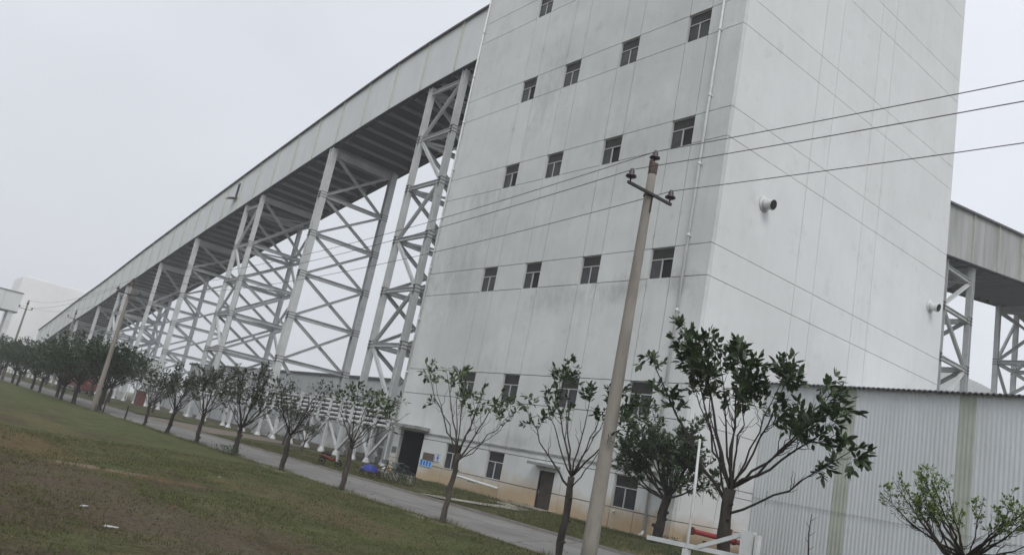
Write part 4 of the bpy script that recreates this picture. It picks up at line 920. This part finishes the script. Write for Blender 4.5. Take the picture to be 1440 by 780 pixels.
# ================================================================== BICYCLES etc.
def bicycle(x, y, rz, label, col, basket=False):
    t = thing('bicycle', (x, y, .0), label, 'bicycle', 'bicycles parked by the entrance'); t['_o'] = [0, 0, 0]; t.rotation_euler = (0, 0, rz)
    for wx in (-.53, .53):
        b = MB(); n = 22; ring = [(wx+.33*math.cos(2*math.pi*k/n), 0, .35+.33*math.sin(2*math.pi*k/n)) for k in range(n+1)]; b.tube(ring, .02, 6, caps=False); wl = b.build('wheel', M_BLACK, t)
        b = MB()
        for k in range(8): b.tube([(wx, 0, .35), (wx+.32*math.cos(k*.785), 0, .35+.32*math.sin(k*.785))], .004, 4, caps=False)
        b.tube([(wx, -.05, .35), (wx, .05, .35)], .03, 8); b.build('spokes', M_CHROME, wl)
    b = MB()
    for p, q in (((-.53, 0, .35), (-.1, 0, .3)), ((-.53, 0, .35), (-.2, 0, .78)), ((-.1, 0, .3), (-.22, 0, .88)), ((-.1, 0, .3), (.38, 0, .8)), ((-.19, 0, .76), (.37, 0, .86)), ((.53, 0, .35), (.36, 0, .98))): b.tube([p, q], .018, 6)
    b.build('frame', col, t)
    b = MB(); b.tube([(.28, -.28, 1.02), (.38, -.22, 1.05), (.36, 0, 1.0), (.38, .22, 1.05), (.28, .28, 1.02)], .014, 6); b.build('handlebar', M_CHROME, t)
    b = MB(); b.tube([(-.38, 0, .9), (-.28, 0, .92), (-.12, 0, .91)], [.09, .07, .03], 8); b.build('saddle', M_BLACK, t)
    if basket: b = MB(); b.box(.46, .72, -.15, .15, .8, 1.02); b.build('basket', M_GREYP, t)
    return t
BZ = .012
b1 = bicycle(-35.4, 22.2, rad(200), 'bicycle standing nearest the road by the dark entrance', M_BLACK, True); b1.location.z = .14
b2 = bicycle(-36.4, 22.6, rad(215), 'second bicycle from the road leaning close to the first', mat('bike_green', (.05, .12, .08), rough=.5)); b2.location.z = .14
b3 = bicycle(-37.6, 22.8, rad(190), 'bicycle beside the blue covered tricycle with a basket', M_BLACK, True); b3.location.z = .14
# blue covered cargo tricycle
t = thing('cargo_tricycle', (-38.3, 21.9, .1), 'cargo tricycle heaped under a bright blue cover at the road side', 'tricycle'); t['_o'] = [0, 0, 0]; t.rotation_euler = (0, 0, rad(12)); t.location = (-38.9, 22.3, .12); t.scale = (.6, .62, .62)
b = MB(); n1, n2 = 9, 7; rr = random.Random(4); vs = []
for j in range(n2):
    for i in range(n1):
        u, v = i/(n1-1)*2-1, j/(n2-1)*2-1; e = max(0, 1-abs(u)**3)*max(0, 1-abs(v)**3); vs.append((u*.85, v*.5, .55+.45*e+rr.uniform(-.04, .04)*e-(.12 if e == 0 else 0)))
b.add(vs, [(j*n1+i, j*n1+i+1, (j+1)*n1+i+1, (j+1)*n1+i) for j in range(n2-1) for i in range(n1-1)]); b.build('blue_cover', M_TARP, t, True)
b = MB(); b.box(-.8, .8, -.46, .46, .38, .52); b.build('cargo_tray', M_REDT, t)
for x, y in ((-.4, -.52), (-.4, .52), (1.25, 0)):
    b = MB(); n = 20; b.tube([(x+.26*math.cos(2*math.pi*k/n), y, .28+.26*math.sin(2*math.pi*k/n)) for k in range(n+1)], .035, 6, caps=False); b.tube([(x, y-.04, .28), (x, y+.04, .28)], .07, 8); b.build('wheel', M_BLACK, t)
b = MB(); b.tube([(.8, 0, .45), (1.1, 0, .5), (1.02, 0, .95)], .025, 6); b.tube([(1.0, -.3, .98), (1.05, 0, .95), (1.0, .3, .98)], .016, 6); b.tube([(1.25, 0, .28), (1.08, 0, .7)], .02, 6); b.build('fork', M_REDT, t)
# motor scooter lying near the road
t = thing('motor_scooter', (-42.6, 22.2, .1), 'small red and white motor scooter parked left of the blue cover', 'scooter'); t['_o'] = [0, 0, 0]; t.location = (-43.0, 22.0, .12); t.rotation_euler = (rad(8), 0, rad(38)); t.scale = (.85, .85, .85)
for x in (-.6, .62):
    b = MB(); n = 18; b.tube([(x+.22*math.cos(2*math.pi*k/n), 0, .27+.22*math.sin(2*math.pi*k/n)) for k in range(n+1)], .05, 8, caps=False); b.tube([(x, -.05, .27), (x, .05, .27)], .1, 10); b.build('wheel', M_BLACK, t, True)
b = MB(); b.tube([(-.75, 0, .62), (-.4, 0, .6), (.05, 0, .42), (.3, 0, .45), (.45, 0, .8)], [.08, .15, .1, .09, .05], 10); b.build('body', M_REDT, t, True)
b = MB(); b.tube([(-.7, 0, .76), (-.3, 0, .78), (.0, 0, .72)], [.07, .11, .06], 8); b.build('seat', M_BLACK, t, True)
b = MB(); b.tube([(.62, 0, .3), (.45, 0, .95)], .04, 8); b.tube([(.38, -.32, .98), (.47, 0, .95), (.38, .32, .98)], .02, 6); b.build('handlebar', M_CHROME, t)
b = MB(); b.add([(.5, -.2, .4), (.5, .2, .4), (.42, .2, .9), (.42, -.2, .9), (.56, -.16, .42), (.56, .16, .42), (.5, .14, .92), (.5, -.14, .92)], [(0,1,2,3),(7,6,5,4),(0,4,5,1),(1,5,6,2),(2,6,7,3),(3,7,4,0)]); b.build('front_shield', M_WHITEC, t)
# litter on the field
for (x, y, l, ln, a) in ((-13.2, 3.5, 'thin white strip of litter on the foreground grass', .26, .9), (-14.7, 3.4, 'tiny white scrap of litter left of the strip', .14, 1.0), (-24.8, 9.2, 'white scrap of litter standing in the grass by the forked tree', .12, 2)):
    ln *= .8; b = MB(); z = bumpy(x, y)+.02; dx, dy = math.cos(a)*ln/2, math.sin(a)*ln/2
    b.add([(x-dx, y-dy, z), (x+dx, y+dy, z+.02), (x+dx-.01, y+dy+.02, z+.025), (x-dx-.01, y-dy+.02, z+.02), (x-dx, y-dy, z-.01), (x+dx, y+dy, z+.01), (x+dx-.01, y+dy+.02, z+.015), (x-dx-.01, y-dy+.02, z+.01)],
          [(0,1,2,3),(7,6,5,4),(0,4,5,1),(1,5,6,2),(2,6,7,3),(3,7,4,0)]); tag(b.build('litter', M_WHITEC), l, 'litter')

# ================================================================== HAZE
hz_ = MB(); hz_.box(-1550, 1550, -1550, 1550, -6, 230)
hm = bpy.data.materials.new('haze_air'); hm.use_nodes = True; N = hm.node_tree.nodes; N.clear()
pv = N.new('ShaderNodeVolumePrincipled'); pv.inputs['Density'].default_value = .0008; pv.inputs['Color'].default_value = (.93, .94, .96, 1)
oo = N.new('ShaderNodeOutputMaterial'); hm.node_tree.links.new(pv.outputs[0], oo.inputs['Volume'])
tag(hz_.build('haze', hm), kind='stuff')
for o in bpy.data.objects:
    if '_o' in o: del o['_o']
